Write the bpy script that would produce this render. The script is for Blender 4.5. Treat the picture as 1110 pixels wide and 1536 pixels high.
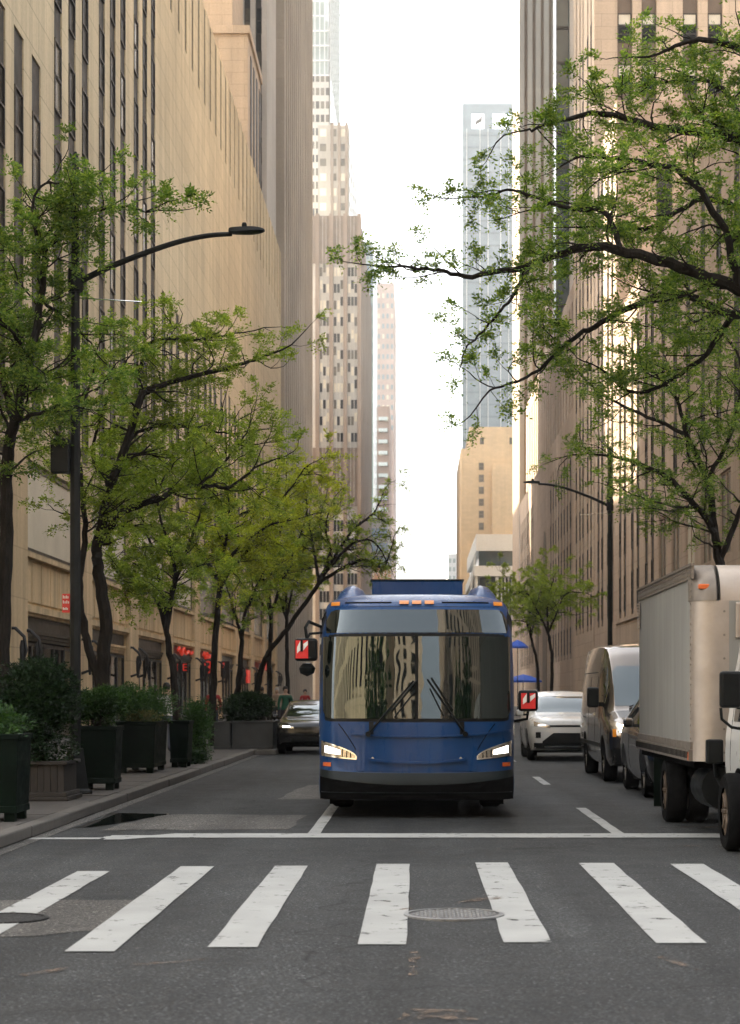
import bpy, bmesh, math, random
import numpy as np
from mathutils import Vector, Matrix
from mathutils.bvhtree import BVHTree

# ------------------------------------------------------------------ camera, sky, sun, exposure
for o in list(bpy.data.objects): bpy.data.objects.remove(o)
sc = bpy.context.scene
COL = sc.collection
F, VX, VY, EYE = 2900.0, 625.0, 1042.0, 1.6      # focal length and vanishing point in photograph pixels, eye height in m
cam_d = bpy.data.cameras.new('camera'); cam = bpy.data.objects.new('camera', cam_d); COL.objects.link(cam)
cam.location = (0, 0, EYE); cam.rotation_euler = (math.radians(90), 0, 0)
cam_d.sensor_fit = 'VERTICAL'; cam_d.sensor_height = 36; cam_d.sensor_width = 26
cam_d.lens = F / 1536 * 36
cam_d.shift_x = -(VX - 555) / 1536; cam_d.shift_y = (VY - 768) / 1536
cam_d.clip_start = 0.1; cam_d.clip_end = 6000
cam_d.dof.use_dof = True; cam_d.dof.focus_distance = 25.5; cam_d.dof.aperture_fstop = 4.0
sc.camera = cam

SUN_DIR = Vector((-0.64, 0.34, 0.70)).normalized()         # towards the sun: ahead, over the buildings beside the avenue
sun_el = math.asin(SUN_DIR.z); sun_az = math.atan2(SUN_DIR.x, SUN_DIR.y)
world = bpy.data.worlds.new('World'); sc.world = world; world.use_nodes = True
nt = world.node_tree; nt.nodes.clear()
sky = nt.nodes.new('ShaderNodeTexSky'); sky.sky_type = 'NISHITA'; sky.sun_disc = False
sky.sun_elevation = sun_el; sky.sun_rotation = sun_az
sky.air_density = 1.0; sky.dust_density = 6.0; sky.ozone_density = 1.0
hs = nt.nodes.new('ShaderNodeHueSaturation'); hs.inputs['Saturation'].default_value = 0.3
bg = nt.nodes.new('ShaderNodeBackground'); bg.inputs['Strength'].default_value = 0.15
wo = nt.nodes.new('ShaderNodeOutputWorld')
nt.links.new(sky.outputs[0], hs.inputs['Color']); nt.links.new(hs.outputs[0], bg.inputs['Color']); nt.links.new(bg.outputs[0], wo.inputs['Surface'])
sun_d = bpy.data.lights.new('sun', 'SUN'); sun_d.energy = 5.0; sun_d.angle = math.radians(0.6); sun_d.color = (1.0, 0.87, 0.68)
sun = bpy.data.objects.new('sun', sun_d); COL.objects.link(sun)
sun.rotation_euler = SUN_DIR.to_track_quat('Z', 'Y').to_euler()
sun.location = (0, 0, 150)

sc.view_settings.view_transform = 'Standard'; sc.view_settings.look = 'None'
sc.view_settings.exposure = 2.38; sc.view_settings.gamma = 1.0
sc.render.engine = 'CYCLES'
cy = sc.cycles
cy.use_denoising = True
try: cy.denoiser = 'OPENIMAGEDENOISE'
except Exception: pass
cy.use_adaptive_sampling = True; cy.adaptive_threshold = 0.015
cy.max_bounces = 7; cy.diffuse_bounces = 4; cy.glossy_bounces = 3; cy.transmission_bounces = 4; cy.transparent_max_bounces = 8; cy.volume_bounces = 0
cy.caustics_reflective = False; cy.caustics_refractive = False
cy.sample_clamp_indirect = 6

# ------------------------------------------------------------------ helpers
def at(px, py, Y):            # the place at distance Y that the photograph shows at (px, py)
    return Vector(((px - VX) / F * Y, Y, EYE - (py - VY) / F * Y))

def wloc(o):
    v = Vector((0, 0, 0))
    while o is not None:
        v += o.location; o = o.parent
    return v

def tag(o, label=None, cat=None, group=None, kind=None):
    if label: o['label'] = label
    if cat: o['category'] = cat
    if group: o['group'] = group
    if kind: o['kind'] = kind
    return o

def empty(name, loc=(0, 0, 0), label=None, cat=None, group=None, rz=0):
    o = bpy.data.objects.new(name, None); COL.objects.link(o)
    o.location = loc; o.rotation_euler.z = rz; o.empty_display_size = 0.2
    return tag(o, label, cat, group)

def link(name, me, parent=None, loc=(0, 0, 0), rz=0):
    o = bpy.data.objects.new(name, me); COL.objects.link(o)
    o.location = loc; o.rotation_euler.z = rz
    if parent is not None: o.parent = parent
    return o

def copy_tree(o, parent=None):
    c = o.copy(); COL.objects.link(c); c.parent = parent
    for ch in list(o.children): copy_tree(ch, c)
    return c

class MB:
    def __init__(s): s.v = []; s.f = []; s.m = []
    def add(s, vs, fs, m=0):
        b = len(s.v); s.v += [tuple(p) for p in vs]
        for f in fs: s.f.append(tuple(b + i for i in f)); s.m.append(m)
        return s
    def box(s, x0, x1, y0, y1, z0, z1, m=0):
        if x0 > x1: x0, x1 = x1, x0
        if y0 > y1: y0, y1 = y1, y0
        if z0 > z1: z0, z1 = z1, z0
        return s.add([(x0, y0, z0), (x1, y0, z0), (x1, y1, z0), (x0, y1, z0), (x0, y0, z1), (x1, y0, z1), (x1, y1, z1), (x0, y1, z1)],
                     [(0, 3, 2, 1), (4, 5, 6, 7), (0, 1, 5, 4), (1, 2, 6, 5), (2, 3, 7, 6), (3, 0, 4, 7)], m)
    def taper(s, x0, x1, y0, y1, z0, z1, ins, m=0):    # box whose bottom is inset by ins
        return s.add([(x0 + ins, y0 + ins, z0), (x1 - ins, y0 + ins, z0), (x1 - ins, y1 - ins, z0), (x0 + ins, y1 - ins, z0), (x0, y0, z1), (x1, y0, z1), (x1, y1, z1), (x0, y1, z1)],
                     [(0, 3, 2, 1), (4, 5, 6, 7), (0, 1, 5, 4), (1, 2, 6, 5), (2, 3, 7, 6), (3, 0, 4, 7)], m)
    def prism(s, poly, axis, a0, a1, m=0):             # poly in the other two axes, extruded along axis
        n = len(poly)
        def p(u, v, a): return (a, u, v) if axis == 'x' else ((u, a, v) if axis == 'y' else (u, v, a))
        vs = [p(u, v, a0) for u, v in poly] + [p(u, v, a1) for u, v in poly]
        fs = [tuple(range(n))[::-1], tuple(range(n, 2 * n))] + [(i, (i + 1) % n, n + (i + 1) % n, n + i) for i in range(n)]
        return s.add(vs, fs, m)
    def tube(s, pts, rad, n=6, m=0, cap=True):
        pts = [Vector(p) for p in pts]
        if not hasattr(rad, '__len__'): rad = [rad] * len(pts)
        vs = []; prev = None
        for i, p in enumerate(pts):
            d = (pts[min(i + 1, len(pts) - 1)] - pts[max(i - 1, 0)]).normalized()
            if prev is None:
                a = d.cross(Vector((0, 0, 1)))
                if a.length < 1e-3: a = d.cross(Vector((1, 0, 0)))
            else:
                a = prev - d * prev.dot(d)
                if a.length < 1e-4: a = d.orthogonal()
            a.normalize(); prev = a; b = d.cross(a)
            for k in range(n):
                t = 2 * math.pi * k / n
                vs.append(p + (a * math.cos(t) + b * math.sin(t)) * rad[i])
        fs = [(i * n + k, i * n + (k + 1) % n, (i + 1) * n + (k + 1) % n, (i + 1) * n + k) for i in range(len(pts) - 1) for k in range(n)]
        if cap:
            fs.append(tuple(range(n))[::-1]); e = (len(pts) - 1) * n; fs.append(tuple(range(e, e + n)))
        return s.add(vs, fs, m)
    def lathe(s, prof, c=(0, 0, 0), axis='z', n=20, m=0, cap=True):   # prof: (r, a)
        vs = []
        for r, a in prof:
            for k in range(n):
                t = 2 * math.pi * k / n; u, v = r * math.cos(t), r * math.sin(t)
                q = (u, v, a) if axis == 'z' else ((a, u, v) if axis == 'x' else (u, a, v))
                vs.append((c[0] + q[0], c[1] + q[1], c[2] + q[2]))
        fs = [(i * n + k, i * n + (k + 1) % n, (i + 1) * n + (k + 1) % n, (i + 1) * n + k) for i in range(len(prof) - 1) for k in range(n)]
        if cap:
            fs.append(tuple(range(n))[::-1]); e = (len(prof) - 1) * n; fs.append(tuple(range(e, e + n)))
        return s.add(vs, fs, m)
    def mesh(s, name, mats, smooth=False, off=None):
        me = bpy.data.meshes.new(name)
        vs = s.v if off is None else [(a - off[0], b - off[1], c - off[2]) for a, b, c in s.v]
        me.from_pydata(vs, [], s.f)
        if not isinstance(mats, (list, tuple)): mats = [mats]
        for mm in mats: me.materials.append(M[mm] if isinstance(mm, str) else mm)
        if any(s.m): me.polygons.foreach_set('material_index', s.m)
        bm = bmesh.new(); bm.from_mesh(me); bmesh.ops.recalc_face_normals(bm, faces=bm.faces); bm.to_mesh(me); bm.free()
        if smooth:
            me.polygons.foreach_set('use_smooth', [True] * len(me.polygons))
            try: me.set_sharp_from_angle(angle=math.radians(38))
            except Exception: pass
        me.update(); return me
    def obj(s, name, mats, parent=None, smooth=False, bevel=0, local=False):
        off = None if (local or parent is None) else wloc(parent)
        o = link(name, s.mesh(name, mats, smooth, off), parent)
        if bevel:
            b = o.modifiers.new('edge', 'BEVEL'); b.width = bevel; b.segments = 2; b.limit_method = 'ANGLE'
        return o

class Pieces(MB):                                    # a set of boxes, each of which becomes a part of its own
    def obj(s, name, mats, parent=None, **kw):
        for k in range(len(s.v) // 8):
            q = MB(); q.v = s.v[8 * k:8 * k + 8]; q.f = [(0, 3, 2, 1), (4, 5, 6, 7), (0, 1, 5, 4), (1, 2, 6, 5), (2, 3, 7, 6), (3, 0, 4, 7)]; q.m = [0] * 6
            q.obj(name, mats, parent, **kw)

# ------------------------------------------------------------------ materials
M = {}
class NT:
    def __init__(s, name):
        s.mat = bpy.data.materials.new(name); s.mat.use_nodes = True; s.t = s.mat.node_tree
        s.b = s.t.nodes['Principled BSDF']; s.out = s.t.nodes['Material Output']; M[name] = s.mat
    def n(s, typ, **kw):
        nd = s.t.nodes.new(typ)
        for k, v in kw.items():
            if hasattr(nd, k): setattr(nd, k, v)
            else: nd.inputs[k.replace('_', ' ')].default_value = v
        return nd
    def l(s, a, b): s.t.links.new(a, b)
    def pos(s): return s.n('ShaderNodeNewGeometry').outputs['Position']
    def objco(s): return s.n('ShaderNodeTexCoord').outputs['Object']
    def scale(s, vec, sc3):
        mp = s.n('ShaderNodeMapping'); mp.inputs['Scale'].default_value = sc3; s.l(vec, mp.inputs['Vector']); return mp.outputs[0]
    def noise(s, vec, scale, detail=4, rough=0.55):
        nd = s.n('ShaderNodeTexNoise'); nd.inputs['Scale'].default_value = scale; nd.inputs['Detail'].default_value = detail; nd.inputs['Roughness'].default_value = rough
        s.l(vec, nd.inputs['Vector']); return nd.outputs['Fac']
    def ramp(s, fac, stops):
        r = s.n('ShaderNodeValToRGB'); e = r.color_ramp.elements
        while len(e) > 1: e.remove(e[-1])
        for i, (p, c) in enumerate(stops):
            c = c if hasattr(c, '__len__') else (c, c, c)
            el = e[0] if i == 0 else e.new(p)
            el.position = p; el.color = (*c[:3], 1)
        s.l(fac, r.inputs['Fac']); return r.outputs['Color']
    def mix(s, fac, a, b, mode='MIX'):
        m = s.n('ShaderNodeMix'); m.data_type = 'RGBA'; m.blend_type = mode
        for v, k in ((fac, 0), (a, 6), (b, 7)):
            if isinstance(v, (int, float)): m.inputs[k].default_value = v
            elif hasattr(v, '__len__'): m.inputs[k].default_value = (*v[:3], 1)
            else: s.l(v, m.inputs[k])
        return m.outputs[2]
    def bump(s, h, strength=0.2, dist=0.02):
        b = s.n('ShaderNodeBump'); b.inputs['Strength'].default_value = strength; b.inputs['Distance'].default_value = dist
        s.l(h, b.inputs['Height']); s.l(b.outputs[0], s.b.inputs['Normal'])
    def set(s, **kw):
        for k, v in kw.items():
            i = s.b.inputs[k.replace('_', ' ')]
            if isinstance(v, (int, float)): i.default_value = v
            elif hasattr(v, '__len__'): i.default_value = (*v[:3], 1) if len(i.default_value) == 4 else v
            else: s.l(v, i)
        return s

def simple(name, col, rough=0.5, metal=0.0, var=0.15, nscale=6, coat=0, spec=0.5, bump=0, emit=None, es=1.0, ior=None, world_pos=False):
    s = NT(name); co = s.pos() if world_pos else s.objco()
    f = s.noise(co, nscale)
    lo = tuple(c * (1 - var) for c in col); hi = tuple(min(1, c * (1 + var)) for c in col)
    s.set(Base_Color=s.ramp(f, [(0.3, lo), (0.7, hi)]), Metallic=metal)
    s.set(Roughness=s.ramp(s.noise(co, nscale * 2.3), [(0.3, max(0, rough * 0.85)), (0.7, min(1, rough * 1.15))]))
    s.b.inputs['Specular IOR Level'].default_value = spec
    if ior: s.b.inputs['IOR'].default_value = ior
    if coat: s.set(Coat_Weight=coat, Coat_Roughness=0.04)
    if bump: s.bump(s.noise(co, nscale * 8), bump, 0.01)
    if emit: s.set(Emission_Color=emit, Emission_Strength=es)
    return s.mat

def stone(name, col, block=(2.4, 1.0), stain=0.35, joint=0.78, rough=0.85, streak=1.0):
    s = NT(name); p = s.pos()
    sep = s.n('ShaderNodeSeparateXYZ'); s.l(p, sep.inputs[0])
    ad = s.n('ShaderNodeMath', operation='ADD'); s.l(sep.outputs[0], ad.inputs[0]); s.l(sep.outputs[1], ad.inputs[1])
    cb = s.n('ShaderNodeCombineXYZ'); s.l(ad.outputs[0], cb.inputs[0]); s.l(sep.outputs[2], cb.inputs[1])
    br = s.n('ShaderNodeTexBrick'); s.l(cb.outputs[0], br.inputs['Vector'])
    br.inputs['Color1'].default_value = (*[c * 0.95 for c in col], 1); br.inputs['Color2'].default_value = (*[c * 1.05 for c in col], 1)
    br.inputs['Mortar'].default_value = (*[c * joint for c in col], 1); br.inputs['Scale'].default_value = 1
    br.inputs['Mortar Size'].default_value = 0.024; br.inputs['Mortar Smooth'].default_value = 0.3; br.inputs['Bias'].default_value = 0
    br.inputs['Brick Width'].default_value = block[0]; br.inputs['Row Height'].default_value = block[1]
    big = s.ramp(s.noise(p, 0.09, 3), [(0.3, 0.88), (0.7, 1.1)])
    c = s.mix(1.0, br.outputs['Color'], big, 'MULTIPLY')
    st = s.noise(s.scale(p, (0.9, 0.9, 0.035)), 1.3, 5, 0.65)                 # rain streaks running down the stone
    c = s.mix(1.0, c, s.ramp(st, [(0.32, 1 - stain * streak), (0.6, 1.0)]), 'MULTIPLY')
    fine = s.noise(p, 7, 5)
    c = s.mix(1.0, c, s.ramp(fine, [(0.3, 0.92), (0.7, 1.06)]), 'MULTIPLY')
    s.set(Base_Color=c, Roughness=rough); s.b.inputs['Specular IOR Level'].default_value = 0.25
    s.bump(br.outputs['Fac'], -0.3, 0.02)
    return s.mat

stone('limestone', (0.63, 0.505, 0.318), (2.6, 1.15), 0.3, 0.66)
stone('limestone_shop', (0.68, 0.515, 0.305), (1.6, 1.5), 0.35)  # brighter, warmer stone colour standing in for sun reflected onto the shop floor
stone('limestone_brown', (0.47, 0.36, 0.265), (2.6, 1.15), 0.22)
stone('limestone_buff', (0.55, 0.43, 0.31), (2.0, 0.9), 0.15)
stone('concrete_grey', (0.40, 0.36, 0.30), (8, 3.6), 0.12, 0.9)
stone('concrete_pale', (0.48, 0.45, 0.40), (8, 3.6), 0.12, 0.9)
stone('brick_tan', (0.60, 0.42, 0.23), (1.2, 0.5), 0.12, 0.92)
stone('stone_brownpier', (0.23, 0.175, 0.13), (1.5, 3.6), 0.1)
stone('stone_cream', (0.50, 0.475, 0.42), (1.5, 3.6), 0.1)
stone('brick_pink', (0.50, 0.38, 0.32), (1.5, 0.6), 0.1)
stone('brick_red', (0.36, 0.24, 0.19), (1.5, 0.6), 0.1)
stone('sidewalk', (0.075, 0.068, 0.06), (50, 50), 0.1)
stone('granite_kerb', (0.105, 0.097, 0.085), (50, 50), 0.15)
def glassy(name, col, rough=0.06, ior=1.6, var=0.2, metal=0.0, nscale=0.4):
    simple(name, col, rough, metal, var, nscale, 0, 0.5, 0, None, 1, ior, True)
glassy('window_glass', (0.012, 0.012, 0.0115), 0.3, 1.12)
glassy('window_glass_lit', (0.10, 0.085, 0.06), 0.2, 1.25, 0.5)
glassy('glass_blue', (0.19, 0.255, 0.28), 0.12, 1.7, 0.12)
glassy('glass_blue_dark', (0.14, 0.2, 0.22), 0.12, 1.6, 0.12)
glassy('glass_green', (0.30, 0.37, 0.34), 0.15, 1.6, 0.12)
glassy('glass_dark', (0.05, 0.075, 0.08), 0.05, 1.6)
simple('blind', (0.66, 0.60, 0.46), 0.5, var=0.1, nscale=0.6, coat=0.25, world_pos=True)
simple('spandrel', (0.05, 0.046, 0.04), 0.5, var=0.25, nscale=0.7, world_pos=True, spec=0.1)
simple('spandrel_brown', (0.17, 0.13, 0.095), 0.55, var=0.15, nscale=0.7, world_pos=True, spec=0.15)
simple('bronze_trim', (0.055, 0.048, 0.04), 0.45, 0.3, nscale=3, spec=0.15)
simple('dark_fascia', (0.028, 0.026, 0.024), 0.35, nscale=2, spec=0.2)
simple('white_frame', (0.62, 0.64, 0.62), 0.45, var=0.08)
simple('lamp_metal', (0.016, 0.017, 0.016), 0.5, 0.2, 0.25, 5, spec=0.15)
simple('black_plastic', (0.006, 0.007, 0.007), 0.42, var=0.3, spec=0.14)
simple('black_matt', (0.003, 0.003, 0.003), 0.85, var=0.3, spec=0.02)
simple('rubber', (0.005, 0.005, 0.005), 0.8, var=0.4, nscale=12, spec=0.05)
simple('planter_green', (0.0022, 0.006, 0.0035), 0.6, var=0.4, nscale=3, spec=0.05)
simple('planter_grey', (0.045, 0.047, 0.046), 0.6, var=0.15, nscale=3, spec=0.2)
simple('soil', (0.03, 0.022, 0.016), 0.95, bump=0.4, spec=0.1)
simple('chrome', (0.75, 0.75, 0.73), 0.15, 1.0, 0.05)
simple('rim_steel', (0.35, 0.31, 0.26), 0.4, 0.7, 0.2)
simple('rim_tan', (0.09, 0.065, 0.045), 0.55, 0.3, 0.35, 9)
simple('amber', (0.36, 0.10, 0.006), 0.35, var=0.1, spec=0.15, emit=(1.0, 0.4, 0.04), es=0.05)
simple('reflector_orange', (0.62, 0.12, 0.02), 0.3, var=0.1, coat=0.5)
simple('red_tape', (0.62, 0.02, 0.02), 0.35, var=0.1)
simple('white_tape', (0.75, 0.74, 0.70), 0.4, var=0.05)
simple('neon_red', (0.6, 0.03, 0.02), 0.4, var=0.05, emit=(1.0, 0.06, 0.025), es=0.055)
simple('shop_blue', (0.05, 0.08, 0.3), 0.5, emit=(0.12, 0.2, 0.9), es=0.05)
simple('shop_orange', (0.5, 0.15, 0.05), 0.5, emit=(1, 0.3, 0.1), es=0.06)
simple('shop_warm', (0.5, 0.4, 0.3), 0.6, emit=(1, 0.75, 0.45), es=0.045)
simple('shop_inside', (0.05, 0.04, 0.033), 0.8)
simple('lamp_white', (0.8, 0.8, 0.78), 0.2, emit=(1, 0.96, 0.88), es=2.6)
simple('lamp_warm', (0.8, 0.7, 0.5), 0.2, emit=(1, 0.86, 0.6), es=4.0)
simple('headlamp_inner', (0.5, 0.45, 0.38), 0.2, 0.8, 0.3, 25)
def bus_paint():
    s = NT('bus_blue'); o = s.objco(); sep = s.n('ShaderNodeSeparateXYZ'); s.l(o, sep.inputs[0])
    film = s.noise(s.scale(o, (4, 4, 0.8)), 2.0, 7, 0.7); low = s.ramp(sep.outputs[2], [(0.45, 1.0), (1.0, 0.25)])      # dried spray off the road, thickest low down
    f = s.mix(1.0, s.ramp(film, [(0.42, 0.0), (0.75, 0.35)]), low, 'MULTIPLY')
    c = s.mix(f, (0.0015, 0.036, 0.128), (0.06, 0.06, 0.055))
    s.set(Base_Color=c, Roughness=s.ramp(film, [(0.35, 0.24), (0.7, 0.45)]), Coat_Weight=0.25, Coat_Roughness=0.06); s.b.inputs['Specular IOR Level'].default_value = 0.15
bus_paint()
simple('bus_bumper', (0.007, 0.012, 0.013), 0.5, var=0.15, nscale=3, spec=0.25)
simple('silver_paint', (0.105, 0.09, 0.075), 0.22, 0.85, 0.06, 2, coat=0.8)
simple('white_paint', (0.50, 0.50, 0.475), 0.3, 0.0, 0.04, 2, coat=0.6)
simple('black_paint', (0.008, 0.008, 0.008), 0.2, 0.0, 0.1, 2, coat=0.5, spec=0.3)
def grimy(name, col):
    s = NT(name); o = s.objco(); st = s.noise(s.scale(o, (3.5, 3.5, 0.25)), 1.6, 6, 0.65); big = s.noise(o, 0.8, 4)
    c = s.mix(1.0, s.ramp(st, [(0.3, tuple(k * 0.78 for k in col)), (0.62, col)]), s.ramp(big, [(0.3, 0.9), (0.7, 1.08)]), 'MULTIPLY')
    s.set(Base_Color=c, Roughness=0.5); s.b.inputs['Specular IOR Level'].default_value = 0.3; s.bump(s.noise(o, 3, 3), 0.06, 0.01)
grimy('truck_panel', (0.25, 0.245, 0.22))
simple('aluminium', (0.35, 0.30, 0.25), 0.5, 0.5, 0.12, 4, bump=0.06)
simple('aluminium_dull', (0.17, 0.145, 0.118), 0.55, 0.4, 0.2, 6, bump=0.08)
simple('umbrella_blue', (0.02, 0.10, 0.55), 0.7)
simple('skin', (0.45, 0.29, 0.21), 0.55, var=0.08)
simple('hair_dark', (0.02, 0.015, 0.012), 0.6)
simple('sign_orange', (0.72, 0.38, 0.18), 0.5)
simple('sign_cream', (0.8, 0.68, 0.5), 0.5)
simple('cast_iron', (0.02, 0.02, 0.019), 0.5, 0.35, 0.3, 14, bump=0.3)
simple('iron_worn', (0.17, 0.17, 0.165), 0.42, 0.5, 0.25, 18, bump=0.2)
simple('puddle_water', (0.006, 0.006, 0.006), 0.03, var=0.1)
def vehicle_glass(name, col, ior=1.75):
    s = NT(name); s.set(Base_Color=col, Roughness=0.015); s.b.inputs['IOR'].default_value = ior
    w = s.noise(s.objco(), 1.5, 2); s.bump(w, 0.07, 0.05); s.b.inputs['Specular Tint'].default_value = (0.84, 0.95, 0.98, 1)                       # slightly wavy glass
vehicle_glass('windscreen', (0.003, 0.005, 0.0045), 1.85)
vehicle_glass('car_glass', (0.01, 0.014, 0.014), 1.9)
def shop_glass():
    s = NT('shop_glass'); tr = s.n('ShaderNodeBsdfTransparent'); tr.inputs[0].default_value = (0.75, 0.78, 0.76, 1)
    gl = s.n('ShaderNodeBsdfGlossy'); gl.inputs['Roughness'].default_value = 0.04
    fr = s.n('ShaderNodeFresnel'); fr.inputs['IOR'].default_value = 1.7
    mx = s.n('ShaderNodeMixShader'); s.l(fr.outputs[0], mx.inputs[0]); s.l(tr.outputs[0], mx.inputs[1]); s.l(gl.outputs[0], mx.inputs[2]); s.l(mx.outputs[0], s.out.inputs['Surface'])
shop_glass()

def asphalt(name, tone, tint=(1, 1, 0.98)):
    s = NT(name); p = s.pos()
    speck = s.noise(p, 42, 6, 0.8); mid = s.noise(p, 2.2, 4); big = s.noise(p, 0.22, 3)
    lane = s.noise(s.scale(p, (1.1, 0.05, 1)), 1.0, 3)                        # wear running along the lanes
    c = s.ramp(speck, [(0.36, tuple(tone * 0.3 * t for t in tint)), (0.5, tuple(tone * t for t in tint)), (0.66, tuple(tone * 2.8 * t for t in tint))])
    ag = s.n('ShaderNodeTexVoronoi'); ag.inputs['Scale'].default_value = 75; s.l(p, ag.inputs['Vector'])      # stones in the asphalt
    sx = s.n('ShaderNodeSeparateColor'); s.l(ag.outputs['Color'], sx.inputs[0])
    c = s.mix(1.0, c, s.ramp(sx.outputs[0], [(0.0, 0.5), (0.75, 1.0), (0.93, 1.25), (1.0, 3.2)]), 'MULTIPLY')
    c = s.mix(1.0, c, s.ramp(mid, [(0.3, 0.76), (0.7, 1.24)]), 'MULTIPLY')
    c = s.mix(1.0, c, s.ramp(big, [(0.35, 0.78), (0.65, 1.2)]), 'MULTIPLY')
    c = s.mix(1.0, c, s.ramp(lane, [(0.35, 0.75), (0.65, 1.3)]), 'MULTIPLY')
    spots = s.n('ShaderNodeTexVoronoi'); spots.inputs['Scale'].default_value = 3.4; s.l(p, spots.inputs['Vector'])
    c = s.mix(s.ramp(spots.outputs['Distance'], [(0.035, 0.9), (0.055, 0.0)]), c, (tone * 4.5, tone * 4.4, tone * 4.1))   # trodden gum
    vo = s.n('ShaderNodeTexVoronoi', feature='DISTANCE_TO_EDGE'); vo.inputs['Scale'].default_value = 0.16
    wv = s.n('ShaderNodeVectorMath', operation='ADD'); nz = s.n('ShaderNodeTexNoise'); nz.inputs['Scale'].default_value = 1.4
    s.l(p, nz.inputs['Vector']); s.l(p, wv.inputs[0]); s.l(nz.outputs['Color'], wv.inputs[1]); s.l(wv.outputs[0], vo.inputs['Vector'])
    c = s.mix(s.ramp(vo.outputs['Distance'], [(0.0, 0.75), (0.0022, 0.0)]), c, (tone * 0.25,) * 3)                     # cracks
    s.set(Base_Color=c, Roughness=s.ramp(mid, [(0.3, 0.68), (0.7, 0.86)])); s.b.inputs['Specular IOR Level'].default_value = 0.18
    s.bump(speck, 0.5, 0.008)
asphalt('asphalt', 0.027, (0.95, 1.0, 0.99))
asphalt('asphalt_patch', 0.072, (1.0, 0.95, 0.86))
asphalt('asphalt_dark', 0.023)
def road_paint(name, col, wear0=0.33, wear1=0.43):
    s = NT(name); p = s.pos()
    w = s.noise(p, 5, 8, 0.72)
    alpha = s.ramp(w, [(wear0, 0.0), (wear1, 1.0)])
    g = s.ramp(s.noise(p, 1.3, 5), [(0.3, tuple(c * 0.8 for c in col)), (0.65, col)])
    s.set(Base_Color=g, Roughness=0.7, Alpha=alpha); s.bump(s.noise(p, 60, 4), 0.3, 0.005)
road_paint('paint_white', (0.27, 0.275, 0.26), 0.33, 0.42)
road_paint('paint_worn', (0.34, 0.34, 0.32), 0.42, 0.54)
road_paint('paint_orange', (0.12, 0.078, 0.048), 0.48, 0.66)

def wood(name, col):
    s = NT(name); o = s.objco()
    g = s.noise(s.scale(o, (14, 14, 1.2)), 2.2, 6, 0.6)
    s.set(Base_Color=s.ramp(g, [(0.3, tuple(c * 0.55 for c in col)), (0.7, tuple(c * 1.15 for c in col))]), Roughness=0.75); s.bump(g, 0.25, 0.006)
wood('wood_weathered', (0.02, 0.0155, 0.011))
def bark():
    s = NT('bark'); o = s.objco()
    g = s.noise(s.scale(o, (9, 9, 2.0)), 3.0, 7, 0.7)
    s.set(Base_Color=s.ramp(g, [(0.3, (0.006, 0.005, 0.004)), (0.7, (0.026, 0.021, 0.016))]), Roughness=0.9); s.b.inputs['Specular IOR Level'].default_value = 0.15; s.bump(g, 0.8, 0.03)
bark()
def leaf(name, lo, mid, hi, trans=0.45):
    s = NT(name); g = s.n('ShaderNodeNewGeometry')
    c = s.ramp(g.outputs['Random Per Island'], [(0.0, lo), (0.5, mid), (1.0, hi)])
    big = s.noise(g.outputs['Position'], 0.9, 3)
    c = s.mix(1.0, c, s.ramp(big, [(0.35, 0.75), (0.65, 1.25)]), 'MULTIPLY')
    s.set(Base_Color=c, Roughness=0.5); s.b.inputs['Specular IOR Level'].default_value = 0.2
    tr = s.n('ShaderNodeBsdfTranslucent'); tc = s.mix(1.0, c, (1.25, 1.3, 0.55), 'MULTIPLY'); s.l(tc, tr.inputs[0])
    mx = s.n('ShaderNodeMixShader'); mx.inputs[0].default_value = trans
    s.l(s.b.outputs[0], mx.inputs[1]); s.l(tr.outputs[0], mx.inputs[2]); s.l(mx.outputs[0], s.out.inputs['Surface'])
leaf('leaf_green', (0.06, 0.125, 0.022), (0.13, 0.215, 0.04), (0.29, 0.36, 0.07), 0.5)
leaf('leaf_mid', (0.115, 0.18, 0.022), (0.22, 0.30, 0.04), (0.37, 0.44, 0.07), 0.5)
leaf('leaf_yellow', (0.22, 0.28, 0.025), (0.38, 0.43, 0.04), (0.54, 0.56, 0.07), 0.5)  # new-leaf yellow-green, also standing in for sunlight on these crowns
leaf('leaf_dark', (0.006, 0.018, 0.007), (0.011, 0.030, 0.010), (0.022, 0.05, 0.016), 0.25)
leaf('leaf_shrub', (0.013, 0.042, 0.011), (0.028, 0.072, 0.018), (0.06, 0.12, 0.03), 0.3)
leaf('leaf_pale', (0.12, 0.14, 0.05), (0.2, 0.2, 0.08), (0.3, 0.25, 0.1), 0.3)
# ------------------------------------------------------------------ ground, pavements, markings
rnd = random.Random(5)
road = tag(MB().add([(-900, -400, 0), (900, -400, 0), (900, 2600, 0), (-900, 2600, 0)], [(0, 1, 2, 3)]).obj('road', 'asphalt'), kind='structure')
KX, SW = -4.3, 0.13                                  # kerb line on the near side of the pavement, its height
FX = -12.0; RX = 12.5                                # the two building lines
sw_l = MB().box(-60, KX - 0.2, 19.2, 700, 0.0, SW - 0.012).box(-3.95 + 0.0, KX - 0.2, 51.4, 700, 0.0, SW - 0.016)
sw_l = tag(sw_l.obj('pavement_left', 'sidewalk'), kind='structure')
sw_r = tag(MB().box(5.95, 80, 19.2, 700, 0, SW).obj('pavement_right', 'sidewalk'), kind='structure')
tag(MB().box(-80, -7, -300, -6, 0, SW).obj('pavement_behind_left', 'sidewalk'), kind='structure')
tag(MB().box(9, 80, -300, -6, 0, SW).obj('pavement_behind_right', 'sidewalk'), kind='structure')
flag = {}
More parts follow.
